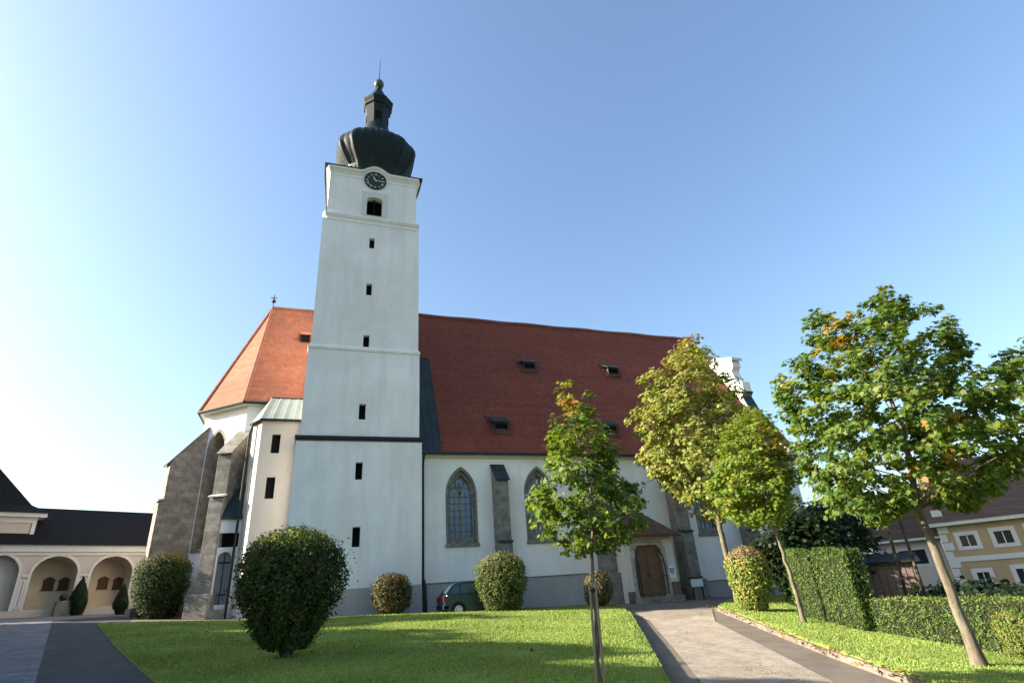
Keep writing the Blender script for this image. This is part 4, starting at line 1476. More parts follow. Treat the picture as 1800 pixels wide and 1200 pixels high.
for u0, u1, z0, z1 in hw_:
    o_ = [(u0 - .14, z0 - .12), (u1 + .14, z0 - .12), (u1 + .14, z1 + .14), (u0 - .14, z1 + .14)]
    f_ = MB().holed((HP + nh * .03, uh, nh), o_, [[(u0 + .09, z0 + .09), (u1 - .09, z0 + .09), (u1 - .09, z1 - .09), (u0 + .09, z1 - .09)]], .12).build("window", M['trimw'], house)
    MB().obox(HP + uh * u0 + Z3 * z0 - nh * .16, uh * (u1 - u0), nh * .02, Z3 * (z1 - z0)).build("pane", M['glass'], f_)
    um = (u0 + u1) / 2
    MB().obox(HP + uh * (um - .03) + Z3 * z0 - nh * .13, uh * .06, nh * .05, Z3 * (z1 - z0)).build("glazing_bar", M['trimw'], f_)
MB().obox(HP + uh * uL + Z3 * (zB - .14), uh * (14 - uL), nh * .06, Z3 * .28).build("belt_course", M['trimw'], house)
MB().obox(HP + uh * (uL - .3) + Z3 * (zE - .22) - nh * .2, uh * (14.6 - uL), nh * .65, Z3 * .24).build("eaves_board", M['trimw'], house)
qn = MB()
for i in range(16):
    w_ = .55 if i % 2 else .38
    qn.obox(HP + uh * uL + Z3 * (-3.2 + i * .5), uh * w_, nh * .05, Z3 * .44)
qn.build("corner_quoins", M['trimw'], house)
hr = MB()
ea, eb = HP + uh * (uL - .4) + nh * .5 + Z3 * zE, HP + uh * 14.4 + nh * .5 + Z3 * zE
ra, rb = HP + uh * (uL - .4) - nh * 4.4 + Z3 * (zE + 4.2), HP + uh * 14.4 - nh * 4.4 + Z3 * (zE + 4.2)
ka, kb2 = HP + uh * (uL - .4) - nh * 9 + Z3 * zE, HP + uh * 14.4 - nh * 9 + Z3 * zE
hr.face([ea, eb, rb, ra]).face([ra, rb, kb2, ka]).face([ea, ra, ka]).face([eb, kb2, rb])
hr.build("house_roof", M['browntile'], house)

# lower pale house farther left
LP = HP + dh * .6 - nh * 1.4
low = thing("pale_house", "lower pale house with reddish roof beside the yellow house", "house", (LP[0] - 3, LP[1] + 4, -1.5))


def uvL(px, py):
    q = on_plane(px, py, LP, nh)
    return float((q - LP) @ uh), float(q[2])


zl = uvL(1580, 948)[1]
ul_, ur_ = uvL(1532, 960)[0], uvL(1648, 940)[0]
w0, w1 = uvL(1583, 985)[0], uvL(1632, 978)[0]
wz0, wz1 = uvL(1610, 993)[1], uvL(1600, 965)[1]
MB().holed((LP, uh, nh), [(ul_, -4), (ur_, -4), (ur_, zl), (ul_, zl)], [[(w0, wz0), (w1, wz0), (w1, wz1), (w0, wz1)]], .3).obox(LP + uh * ul_ - nh * .31 - Z3 * 4, uh * .3, -nh * 6, Z3 * (zl + 4)).build("house_wall", M['pinkw'], low)
f_ = MB().holed((LP + nh * .03, uh, nh), [(w0 - .12, wz0 - .12), (w1 + .12, wz0 - .12), (w1 + .12, wz1 + .12), (w0 - .12, wz1 + .12)], [[(w0 + .06, wz0 + .06), (w1 - .06, wz0 + .06), (w1 - .06, wz1 - .06), (w0 + .06, wz1 - .06)]], .1).build("window", M['trimw'], low)
MB().obox(LP + uh * w0 + Z3 * wz0 - nh * .14, uh * (w1 - w0), nh * .02, Z3 * (wz1 - wz0)).build("pane", M['glass'], f_)
lr_ = MB()
a3, b3 = LP + uh * (ul_ - .4) + nh * .5 + Z3 * (zl - .05), LP + uh * (ur_ + .2) + nh * .5 + Z3 * (zl - .05)
lr_.face([a3, b3, b3 - nh * 4 + Z3 * 3.3, a3 - nh * 4 + Z3 * 3.3]).face([a3 - nh * 4 + Z3 * 3.3, b3 - nh * 4 + Z3 * 3.3, b3 - nh * 8, a3 - nh * 8]).face([a3, a3 - nh * 4 + Z3 * 3.3, a3 - nh * 8])
lr_.build("house_roof", M['browntile'], low)
MB().obox(a3 - Z3 * .12, b3 - a3, nh * .1, Z3 * .14).build("gutter", M['trimw'], low)
cp = LP + uh * (ul_ + .3) - nh * 2.0
MB().obox(cp + Z3 * (zl + .5), uh * .7, nh * .7, Z3 * 2.3).build("chimney", M['pinkw'], low)

# ================================================================== CAR
def make_car():
    x0, y0 = 5.78, 26.75
    gz = H(7.3, 27.5) - .165
    c = thing("parked_car", "dark teal hatchback parked by the church wall, front end hidden by a round bush", "car", (x0 + 1.9, y0 + .8, gz))
    Wd = 1.62
    side_low = [(0.02, .30), (.0, .52), (.06, .80), (.10, .92), (2.75, .92), (3.55, .82), (3.78, .66), (3.82, .42), (3.72, .24), (3.3, .2), (.3, .2)]
    m = MB()
    secs = [(.0, .93), (.06, 1.0), (Wd - .06, 1.0), (Wd, .93)]
    n = len(side_low)
    vs, fs = [], []
    for yy, s in secs:
        for (x, z) in side_low:
            vs.append((x0 + 1.9 + (x - 1.9) * (1 - (1 - s) * .25), y0 + yy, gz + .55 + (z - .55) * s))
    for i in range(len(secs) - 1):
        for k in range(n):
            k2 = (k + 1) % n
            fs.append((i * n + k, i * n + k2, (i + 1) * n + k2, (i + 1) * n + k))
    fs += [tuple(range(n))[::-1], tuple(range((len(secs) - 1) * n, len(secs) * n))]
    m.raw(vs, fs)
    bod = m.build("car_body", M['carpaint'], c, smooth=True)
    # greenhouse with tumblehome
    lowp = [(.10, .90), (2.80, .90)]
    hi = [(.52, 1.36), (.70, 1.42), (1.75, 1.43), (2.05, 1.36)]
    g = MB()
    gp_ = [(.08, .90), (.30, 1.18), (.50, 1.35), (.72, 1.42), (1.72, 1.43), (2.02, 1.37), (2.78, .90)]
    vs, fs = [], []
    for yy, sg_ in ((0, 1), (Wd, -1)):
        for (x, z) in gp_:
            t = (z - .9) / .53
            vs.append((x0 + x, y0 + yy + sg_ * (.04 + .20 * t), gz + z))
    n = len(gp_)
    fs = [tuple(range(n))[::-1], tuple(range(n, 2 * n))] + [(k, (k + 1) % n, n + (k + 1) % n, n + k) for k in range(n)]
    g.raw(vs, fs).build("car_cabin", M['carpaint'], c, bevel=.02)

    def sidep(x, z, e=.006, far=False):
        t = (z - .9) / .53
        y = y0 + (.04 + .20 * t) - e
        return (x0 + x, (2 * y0 + Wd - y) if far else y, gz + z)
    for far in (False, True):
        for q in ([(.34, .96), (.74, .96), (.74, 1.30), (.56, 1.28), (.40, 1.12)], [(.84, .96), (1.46, .96), (1.46, 1.33), (.84, 1.32)], [(1.54, .96), (2.46, .96), (2.02, 1.28), (1.90, 1.33), (1.54, 1.33)]):
            MB().face([sidep(x, z, .006, far) for x, z in q]).build("side_window", M['carglass'], c)
    MB().face([(x0 + .12, y0 + .14, gz + .98), (x0 + .12, y0 + Wd - .14, gz + .98), (x0 + .40, y0 + Wd - .24, gz + 1.29), (x0 + .40, y0 + .24, gz + 1.29)]).build("rear_window", M['carglass'], c)
    MB().box(x0 - .03, x0 + .25, y0 + .0, y0 + Wd, gz + .30, gz + .50).build("bumper", M['rubber'], c, bevel=.04)
    for yy in (y0 - .0, y0 + Wd - .16):
        MB().box(x0 - .015, x0 + .10, yy, yy + .16, gz + .62, gz + .88).build("tail_lamp", M['redlamp'], c, bevel=.02)
    MB().box(x0 + 1.50, x0 + 1.515, y0 - .004, y0 + .01, gz + .3, gz + .9).box(x0 + .80, x0 + .815, y0 - .004, y0 + .01, gz + .4, gz + .9).build("door_gap", M['rubber'], c)
    MB().box(x0 + 1.56, x0 + 1.72, y0 - .02, y0 + .0, gz + .80, gz + .84).build("door_handle", M['rubber'], c)
    MB().box(x0 + 2.35, x0 + 2.52, y0 - .12, y0 + .05, gz + .95, gz + 1.08).build("wing_mirror", M['carpaint'], c, bevel=.03)
    for wx in (.66, 3.1):
        for far in (False, True):
            yc = y0 + (-.01 if not far else Wd - .15)
            def cyl(r, ya, yb, n=28):
                m_ = MB()
                return m_.extrude([(x0 + wx + r * math.cos(2 * math.pi * i / n), ya, gz + .275 + r * math.sin(2 * math.pi * i / n)) for i in range(n)], (0, yb - ya, 0))
            cyl(.345, y0 - .004 if not far else y0 + Wd - .1, y0 + .10 if not far else y0 + Wd + .004).build("wheel_arch", M['rubber'], c)
            w_ = cyl(.275, yc - .01, yc + .17).build("wheel", M['rubber'], c, bevel=.02)
            ys = yc - .02 if not far else yc + .17
            hc = cyl(.185, ys - .002, ys + .012).build("hubcap", M['hub'], w_)
            sp_m = MB()
            for k in range(7):
                a = 2 * math.pi * k / 7
                cx_, cz_ = x0 + wx + .12 * math.cos(a), gz + .275 + .12 * math.sin(a)
                sp_m.extrude([(cx_ + .022 * math.cos(j * math.pi / 3), ys - .006, cz_ + .022 * math.sin(j * math.pi / 3)) for j in range(6)], (0, .004, 0))
            sp_m.build("hubcap_hole", M['rubber'], w_)
    return c


make_car()

# ================================================================== PLANTS
def leaf_mesh(name, P, Nn, S, colr, mat, parent, shape='maple'):
    """one mesh of many leaf blades: P centres, Nn normals, S sizes, colr colours"""
    T = {'maple': [(0, -.5), (.10, -.28), (.42, -.36), (.30, -.10), (.52, .12), (.26, .16), (.20, .30), (0, .56), (-.20, .30), (-.26, .16), (-.52, .12), (-.30, -.10), (-.42, -.36), (-.10, -.28)],
         'oval': [(0, -.5), (.24, -.15), (.20, .2), (0, .5), (-.20, .2), (-.24, -.15)],
         'lance': [(0, -.5), (.16, 0), (0, .5), (-.16, 0)],
         'blade': [(-.5, 0), (.5, 0), (0, 1)]}[shape]
    T = np.array(T)
    k, n = len(T), len(P)
    Nn = Nn / (np.linalg.norm(Nn, axis=1, keepdims=True) + 1e-9)
    a = RNG.normal(size=(n, 3))
    a -= Nn * np.sum(a * Nn, 1, keepdims=True)
    a /= np.linalg.norm(a, axis=1, keepdims=True)
    b_ = np.cross(Nn, a)
    V = P[:, None, :] + S[:, None, None] * (T[None, :, 0, None] * a[:, None, :] + T[None, :, 1, None] * b_[:, None, :])
    if shape == 'maple':     # gentle droop of the lobes
        V -= (S[:, None] * (T[None, :, 0] ** 2 + T[None, :, 1] ** 2) * .5)[:, :, None] * Nn[:, None, :]
    return poly_soup(name, V, colr, mat, parent)


def poly_soup(name, V, colr, mat, parent):
    n, k = V.shape[:2]
    me = bpy.data.meshes.new(name)
    me.vertices.add(n * k)
    me.vertices.foreach_set("co", V.reshape(-1).astype(np.float32))
    me.loops.add(n * k)
    me.loops.foreach_set("vertex_index", np.arange(n * k, dtype=np.int32))
    me.polygons.add(n)
    me.polygons.foreach_set("loop_start", np.arange(0, n * k, k, dtype=np.int32))
    me.update(calc_edges=True)
    at_ = me.attributes.new("leaf_colour", 'FLOAT_COLOR', 'FACE')
    C = np.concatenate([colr, np.ones((n, 1))], 1).astype(np.float32)
    at_.data.foreach_set("color", C.reshape(-1))
    return link(name, me, mat, parent)


def palette(n, cols, wts, jit=.18):
    w = np.array(wts, float)
    i = RNG.choice(len(cols), n, p=w / w.sum())
    c = np.array(cols)[i]
    return c * (1 + RNG.normal(0, jit, (n, 1))).clip(.4, 1.8) * (1 + RNG.normal(0, .06, (n, 3)))


def in_poly(px, py, poly):
    x, y = np.asarray(px), np.asarray(py)
    ins = np.zeros(x.shape, bool)
    j = len(poly) - 1
    for i in range(len(poly)):
        xi, yi = poly[i]
        xj, yj = poly[j]
        c = ((yi > y) != (yj > y)) & (x < (xj - xi) * (y - yi) / (yj - yi + 1e-12) + xi)
        ins ^= c
        j = i
    return ins


def poly_dist(px, py, poly):
    P = np.stack([px, py], 1)
    best = np.full(len(P), 1e9)
    for i in range(len(poly)):
        a, b_ = np.array(poly[i]), np.array(poly[(i + 1) % len(poly)])
        d = b_ - a
        t = np.clip(((P - a) @ d) / (d @ d + 1e-9), 0, 1)
        best = np.minimum(best, np.linalg.norm(P - (a + t[:, None] * d), axis=1))
    return best


def tree(name, label, base_px, stem_px, r0, r1, crown, n_clump, per, lsize, cols, wts, spots=(), bark=M['bark'], rc=.34, shape='maple', stake=None, group=None, gap=0.0):
    """tree with its own trunk, limbs and crown; outlines are read in a vertical plane through the trunk"""
    base = ghit(*base_px)
    view = np.array([base[0], base[1], 0.0]) - np.array([EYE[0], EYE[1], 0])
    view /= np.linalg.norm(view)
    side_ = np.array([view[1], -view[0], 0])

    def pl(px, py):
        return on_plane(px, py, base, view)
    t = thing(name, label, "tree", (base[0], base[1], H(base[0], base[1])), group)
    w = [((pl(*q) - base) @ side_, pl(*q)[2]) for q in crown]       # outline in metres
    us, zs = [q[0] for q in w], [q[1] for q in w]
    C, edge = [], []
    while len(C) < n_clump:
        u = RNG.uniform(min(us), max(us), 400)
        z = RNG.uniform(min(zs), max(zs), 400)
        k = in_poly(u, z, w)
        u, z = u[k], z[k]
        d = poly_dist(u, z, w)
        R = .5 * min(max(us) - min(us), max(zs) - min(zs))
        half = np.sqrt(np.clip(1 - (1 - np.clip(d / R, 0, 1)) ** 2, 0, 1)) * R * .95
        s = RNG.uniform(-1, 1, len(u))
        s = np.sign(s) * np.abs(s) ** .6
        keep = (d > rc * .5)
        for uu, zz, ss, hh, kk in zip(u, z, s, half, keep):
            if kk:
                C.append(np.array([base[0], base[1], 0]) + side_ * uu + view * ss * hh + Z3 * zz)
                edge.append(1)
    C = np.array(C[:n_clump])
    # thin out: drop clumps in noise-like pockets so the sky shows through
    if gap:
        ph = RNG.uniform(0, 6.28, 3)
        g = np.sin(C[:, 2] * 4.1 + ph[0]) * np.sin((C @ side_) * 3.7 + ph[1]) + .4 * np.sin((C @ view) * 5 + ph[2])
        C = C[g < np.quantile(g, 1 - gap)]
    cen = C.mean(0)
    # trunk and limbs
    stem = [base + Z3 * (H(base[0], base[1]) - base[2] - .05)] + [pl(*q) for q in stem_px]
    tops = np.array(stem[-1])
    m = MB()
    ns = 5
    path, rad = [], []
    for i in range(len(stem) - 1):
        for j in range(ns):
            f = j / ns
            p = stem[i] * (1 - f) + stem[i + 1] * f
            s = (i + f) / (len(stem) - 1)
            path.append(p + (side_ * RNG.normal(0, .012) + view * RNG.normal(0, .012)) * (s > 0))
            rad.append((r0 * (1 - s) + r1 * s) * (1 + .55 * math.exp(-s * 14)))
    path.append(stem[-1])
    rad.append(r1)
    top = np.array([cen[0], cen[1], max(zs) - .35])
    Ltop = [tops + (top - tops) * f + side_ * .12 * math.sin(f * 5) for f in np.linspace(.12, 1, 8)]
    path += Ltop
    rad += list(np.linspace(r1 * .9, .015, 8))
    m.tube(path, rad, 10)
    spine = np.array(path[-9:])
    order = RNG.permutation(len(C))[:min(len(C), 60)]
    for i in order:
        c = C[i]
        if c[2] < spine[0][2] + .3:
            continue
        zlow = np.clip(c[2] - .5 * np.linalg.norm((c - spine[0])[:2]) - .1, spine[0][2], spine[-1][2] - .2)
        k = int(np.argmin(np.abs(spine[:, 2] - zlow)))
        s0 = spine[k]
        mid = s0 * .5 + c * .5 + Z3 * .08 + RNG.normal(0, .05, 3)
        rr = max(.006, r1 * .26 * (1 - k / 12))
        m.tube([s0, mid, c], [rr, rr * .6, .005], 5, cap=False)
    m.build("trunk", bark, t, smooth=True)
    # leaves: each clump a drooping spray
    n = len(C) * per
    ci = np.repeat(np.arange(len(C)), per)
    off = RNG.normal(0, 1, (n, 3))
    off /= np.linalg.norm(off, axis=1, keepdims=True)
    off *= (RNG.random((n, 1)) ** .45) * rc
    off[:, 2] *= .62
    P = C[ci] + off
    out = (P - cen)
    out /= np.linalg.norm(out, axis=1, keepdims=True) + 1e-9
    N = out * .55 + Z3 * .75 + RNG.normal(0, .42, (n, 3)) + off / rc * .35
    S = lsize * RNG.uniform(.65, 1.25, n)
    col = palette(n, cols, wts)
    cl = np.array(cols)[RNG.choice(len(cols), len(C), p=np.array(wts) / sum(wts))]
    col = col * .55 + cl[ci] * .45 * (1 + RNG.normal(0, .1, (n, 1)))
    for (px, py, r_m, cc, prob) in spots:
        q = pl(px, py)
        d2 = np.sqrt(((P - q) @ side_) ** 2 + (P[:, 2] - q[2]) ** 2)
        k = (d2 < r_m) & (RNG.random(n) < prob)
        col[k] = np.array(cc) * (1 + RNG.normal(0, .2, (k.sum(), 1)))
    leaf_mesh("crown", P, N, S, col.clip(.003, 1), M['leaf'], t, shape)
    return t, base, side_, view, pl


G1, G2, G3 = (.045, .095, .014), (.07, .13, .018), (.03, .065, .014)
YL, OR = (.42, .28, .02), (.38, .14, .03)
t1, b1_, sd1, vw1, pl1 = tree("young_maple", "slim young maple with wooden support stakes in the middle of the lawn", (1056, 1203), [(1046, 1080), (1040, 972)], .040, .032,
     [(985, 666), (1002, 672), (1015, 690), (1040, 700), (1062, 730), (1078, 775), (1092, 800), (1085, 830), (1110, 848), (1140, 858), (1148, 895), (1135, 932), (1100, 962), (1075, 985), (1040, 978), (1008, 985), (985, 965), (950, 952), (930, 905), (926, 858), (955, 848), (958, 800), (968, 760), (960, 735), (980, 715), (976, 690)],
     300, 19, .105, [(.085, .145, .022), (.13, .19, .028), (.055, .105, .018), (.20, .24, .04)], [4, 3, 3, 2.5],
     [(1000, 725, .22, (.34, .17, .06), .6), (985, 690, .22, (.16, .10, .05), .5), (1045, 735, .25, (.12, .10, .05), .5), (945, 880, .4, (.13, .19, .02), .5), (975, 800, .35, (.14, .20, .02), .5)],
     rc=.20)
stk = thing("support_stake", "pale wooden stake pair tied to the slim young maple on the lawn", "stake", (b1_[0], b1_[1], H(b1_[0], b1_[1])))
for sx, nm_ in ((-.05, 0), (.055, 1)):
    p0 = b1_ + sd1 * sx * 1.3 - vw1 * .05
    p0[2] = H(p0[0], p0[1]) - .1
    p1 = pl1(1041, 1030 - 6 * nm_) + sd1 * sx * .9 - vw1 * .05
    MB().tube([p0, p1], .026, 8).build("stake", M['pale_wood'], stk, smooth=True)
p1 = pl1(1042, 1036)
MB().lathe((p1[0], p1[1]), [(.085, p1[2] - .03), (.09, p1[2]), (.085, p1[2] + .03)], 14).build("rubber_tie", M['rubber'], stk)

tree("maple_tree", "pale olive-green maple standing at the far end of the paved path", (1300, 1061), [(1284, 1000), (1266, 930), (1256, 880)], .15, .11,
     [(1200, 594), (1230, 598), (1258, 632), (1282, 655), (1306, 688), (1322, 740), (1330, 800), (1320, 860), (1300, 912), (1260, 922), (1215, 907), (1180, 872), (1150, 852), (1118, 815), (1130, 790), (1100, 758), (1110, 740), (1127, 700), (1118, 670), (1143, 652), (1142, 618), (1155, 638), (1170, 645), (1185, 610)],
     520, 32, .20, [(.31, .31, .09), (.25, .29, .06), (.18, .23, .045), (.36, .32, .13)], [4, 4, 2.5, 1.5],
     [(1190, 660, .9, (.30, .22, .10), .35), (1215, 610, .7, (.27, .16, .08), .4)], rc=.5, group="maples along the paved path")
tree("maple_tree", "thin-stemmed maple with yellow-green crown leaning behind the clipped hedge", (1415, 1095), [(1393, 1020), (1372, 960), (1352, 905)], .072, .05,
     [(1285, 740), (1320, 704), (1358, 734), (1382, 765), (1397, 790), (1407, 840), (1402, 890), (1370, 927), (1330, 932), (1290, 922), (1250, 882), (1235, 840), (1258, 800), (1270, 768)],
     330, 28, .15, [(.15, .22, .025), (.20, .26, .035), (.10, .16, .022), (.25, .25, .05)], [4, 3, 3, 1.5],
     [(1375, 780, .4, YL, .45), (1340, 760, .3, (.35, .18, .08), .4), (1370, 830, .6, (.22, .20, .03), .4)], rc=.34, group="maples along the paved path")
tree("maple_tree", "large dark green maple with a few yellow leaf clusters at the right front", (1724, 1172), [(1680, 1062), (1642, 965), (1612, 892)], .115, .075,
     [(1425, 560), (1450, 543), (1480, 568), (1530, 545), (1545, 513), (1602, 513), (1606, 550), (1640, 543), (1692, 568), (1717, 600), (1720, 655), (1760, 620), (1795, 603), (1870, 600), (1920, 700), (1890, 850), (1800, 830), (1740, 885), (1690, 905), (1640, 892), (1600, 907), (1540, 937), (1500, 937), (1450, 905), (1410, 850), (1400, 790), (1368, 730), (1358, 690), (1388, 650), (1413, 630), (1408, 590)],
     1180, 26, .13, [(.075, .145, .022), (.13, .19, .028), (.055, .105, .018), (.20, .235, .04)], [4, 4, 3, 2.5],
     [(1485, 580, .26, YL, .8), (1480, 615, .24, (.36, .22, .03), .7), (1450, 548, .2, (.30, .22, .08), .6), (1565, 520, .25, (.22, .17, .05), .5), (1690, 575, .25, (.24, .18, .05), .4), (1400, 690, .25, (.22, .20, .06), .4), (1450, 640, .16, YL, .6), (1505, 800, .10, YL, .8), (1590, 727, .10, (.40, .36, .12), .8), (1620, 785, .16, (.42, .26, .06), .7), (1678, 760, .2, (.34, .24, .04), .6), (1605, 835, .14, (.40, .30, .03), .8), (1675, 820, .22, (.36, .22, .03), .6), (1625, 858, .12, (.40, .2, .10), .6), (1555, 520, .2, (.20, .16, .04), .4)],
     rc=.24, group="maples along the paved path", gap=.2)


def blob_pts(n, prof, rx, ry, c, lump=.10, seed=0):
    """points on a rounded shrub surface: prof(t)->relative radius, t 0 bottom..1 top"""
    t = RNG.random(n * 2)
    th_ = RNG.uniform(0, 2 * math.pi, n * 2)
    r = np.array([prof(k) for k in t])
    keep = RNG.random(n * 2) < (r + .08)
    t, th_, r = t[keep][:n], th_[keep][:n], r[keep][:n]
    ph = RNG.uniform(0, 6.28, 6)
    lm = 1 + lump * (np.sin(3 * th_ + ph[0] + 4 * t) * .5 + np.sin(7 * th_ + ph[1] + 9 * t + ph[2]) * .4 + np.sin(13 * th_ - 11 * t + ph[3]) * .3)
    return t, th_, r * lm


def shrub(name, label, cat, base_px, top_px, half_px, cols, wts, n=6000, lsize=.07, prof=None, topcol=None, mat=M['bushleaf'], stems=True, shape='oval', group=None, lump=.08, depth=1.0, inner=.72, base_z=0.0, fuzz=.10):
    base = ghit(*base_px)
    view = np.array([base[0], base[1], 0.0]) / np.linalg.norm(base[:2])
    side_ = np.array([view[1], -view[0], 0])
    topz = on_plane(*top_px, base, view)[2]
    hw = abs((on_plane(half_px[1], half_px[2], base, view) - on_plane(half_px[0], half_px[2], base, view)) @ side_) / 2
    cx = (on_plane((half_px[0] + half_px[1]) / 2, half_px[2], base, view) - base) @ side_
    gz = H(base[0], base[1])
    Hh = topz - gz - base_z
    prof = prof or (lambda t: math.sqrt(max(0, 1 - (2 * t - 1) ** 2)) ** .7)
    c = base + side_ * cx * .0
    t_ = thing(name, label, cat, (base[0], base[1], gz), group)
    t, th_, r = blob_pts(n, prof, hw, hw, c, lump)
    # a layer of leaves, some a little inside and some shoots outside
    lay = 1 - np.abs(RNG.normal(0, .16, len(t))) + (RNG.random(len(t)) < .10) * RNG.uniform(0, fuzz, len(t))
    rr = r * lay * hw
    ctr = base + side_ * cx
    P = np.stack([np.full(len(t), ctr[0]), np.full(len(t), ctr[1]), gz + base_z + t * Hh * (1 + .02 * RNG.normal(size=len(t)))], 1)
    P = P + (np.cos(th_) * rr)[:, None] * side_ + (np.sin(th_) * rr * depth)[:, None] * view
    # lean the foot of the shrub to its own root
    P += (side_ * (-cx))[None] * np.clip(1 - t * 3, 0, 1)[:, None]
    dz = np.array([(prof(max(0, k - .04)) - prof(min(1, k + .04))) for k in t]) * 2.5
    N = np.cos(th_)[:, None] * side_ + np.sin(th_)[:, None] * view + dz[:, None] * Z3 * 1.0 + RNG.normal(0, .55, (len(t), 3)) + Z3 * .15
    col = palette(len(t), cols, wts, .22)
    f1, f2, f3 = RNG.uniform(0, 6.28, 3)
    pn = np.sin(3 * th_ + 5 * t + f1) * np.sin(9 * t - 2 * th_ + f2) + .6 * np.sin(8 * th_ + 13 * t + f3)
    alt = np.array(cols)[RNG.integers(0, len(cols), 1)[0]] * np.array([1.18, 1.05, .9])
    mixk = np.clip(pn - .3, 0, .5)[:, None]
    col = col * (1 - mixk) + alt[None] * mixk * (1 + RNG.normal(0, .2, (len(t), 1)))
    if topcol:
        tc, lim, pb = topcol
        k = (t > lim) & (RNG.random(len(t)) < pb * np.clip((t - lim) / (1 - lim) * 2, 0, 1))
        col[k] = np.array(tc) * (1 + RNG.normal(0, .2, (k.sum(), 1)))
    S = lsize * RNG.uniform(.55, 1.45, len(t))
    hole = (np.sin(6 * th_ + 7 * t + f2) * np.sin(11 * t - 5 * th_ + f1) > .72) & (RNG.random(len(t)) < .75)
    S[hole] *= .25
    leaf_mesh("foliage", P, N, S, col.clip(.003, 1), mat, t_, shape)
    # twiggy heart of the shrub
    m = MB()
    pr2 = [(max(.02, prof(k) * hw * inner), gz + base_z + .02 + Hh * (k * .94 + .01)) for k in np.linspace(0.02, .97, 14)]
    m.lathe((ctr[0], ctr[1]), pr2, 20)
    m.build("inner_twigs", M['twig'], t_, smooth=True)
    if stems:
        s = MB()
        for k in range(6):
            a = RNG.uniform(0, 6.28)
            q = base + np.array([math.cos(a) * .06, math.sin(a) * .06, 0])
            q[2] = gz - .05
            e = ctr + np.array([math.cos(a) * hw * .4, math.sin(a) * hw * .4, 0])
            e[2] = gz + base_z + Hh * .45
            s.tube([q, (q + e) / 2 + Z3 * .1, e], [.05, .035, .02], 6)
        s.build("stem", M['darkbark'], t_)
    return t_


bigp = lambda t: (.34 + .66 * min(1, (t / .46)) ** .8) * math.sqrt(max(0, 1 - max(0, (t - .5) / .5) ** 3.0))
rnd = lambda t: math.sqrt(max(0, 1 - abs(2 * t - 1) ** 2.6)) ** .85
egg = lambda t: min(1, (t / .55) ** .55) * math.sqrt(max(0, 1 - max(0, (t - .45) / .55) ** 2.4)) if t > 0 else 0.0
cyl_p = lambda t: (.62 + .38 * min(1, t / .45)) * math.sqrt(max(0, 1 - max(0, (t - .7) / .3) ** 2.2))
cone = lambda t: (.55 + .45 * min(1, t / .3)) * (1 - max(0, (t - .3) / .7) ** 1.6)
DK = [(.028, .055, .013), (.042, .078, .016), (.060, .10, .02), (.075, .07, .026)]
shrub("round_bush", "large dark round bush standing front left on the lawn", "bush", (503, 1158), (505, 930), (414, 603, 1030), DK, [4, 4, 2.5, 1.2], 30000, .07, bigp, ((.20, .23, .04), .80, .85), base_z=.18, lump=.13, fuzz=.25)  # lighter yellow-green top leaves paint in the sunlight on the crown
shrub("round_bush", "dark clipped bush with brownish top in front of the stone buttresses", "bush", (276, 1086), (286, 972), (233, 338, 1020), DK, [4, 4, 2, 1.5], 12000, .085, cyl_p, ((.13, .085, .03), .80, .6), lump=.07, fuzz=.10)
shrub("round_bush", "small brownish bush in front of the tower base", "bush", (690, 1079), (688, 1007), (653, 723, 1042), [(.10, .085, .03), (.08, .10, .025), (.15, .10, .05), (.06, .075, .02)], [3, 3, 2, 2], 6500, .085, rnd, ((.20, .12, .06), .6, .4), lump=.12, fuzz=.2)
shrub("round_bush", "light green round bush hiding the front of the parked car", "bush", (884, 1074), (882, 971), (837, 927, 1020), [(.14, .16, .05), (.09, .12, .03), (.18, .17, .07), (.055, .085, .02)], [3, 4, 2, 3], 11000, .085, cyl_p, ((.20, .16, .08), .75, .4), lump=.11, fuzz=.16)
shrub("round_bush", "pale twiggy bush behind the staked young maple, left of the porch", "bush", (1050, 1066), (1050, 1003), (1026, 1078, 1035), [(.17, .13, .08), (.11, .11, .05), (.20, .14, .07), (.07, .07, .03)], [3, 2, 2, 2], 3800, .09, rnd, None)
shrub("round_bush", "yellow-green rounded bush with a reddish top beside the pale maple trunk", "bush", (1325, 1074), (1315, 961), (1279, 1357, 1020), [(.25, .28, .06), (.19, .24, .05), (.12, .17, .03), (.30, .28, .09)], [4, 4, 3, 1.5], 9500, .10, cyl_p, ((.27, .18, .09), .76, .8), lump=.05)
for i, (px, tpx, hw3, lb_) in enumerate((((134, 1081), (146, 1013), (119, 155, 1055), "dark cypress column in front of the pier between two arches"), ((212, 1080), (220, 1026), (199, 227, 1055), "smaller cypress in front of the right arcade arch"))):
    shrub("cypress", lb_, "cypress", px, tpx, hw3, [(.016, .034, .012), (.024, .045, .014), (.032, .05, .014)], [3, 3, 1], 5000, .11, cone, None, M['needle'], False, 'lance', "cypresses along the arcade", lump=.05)


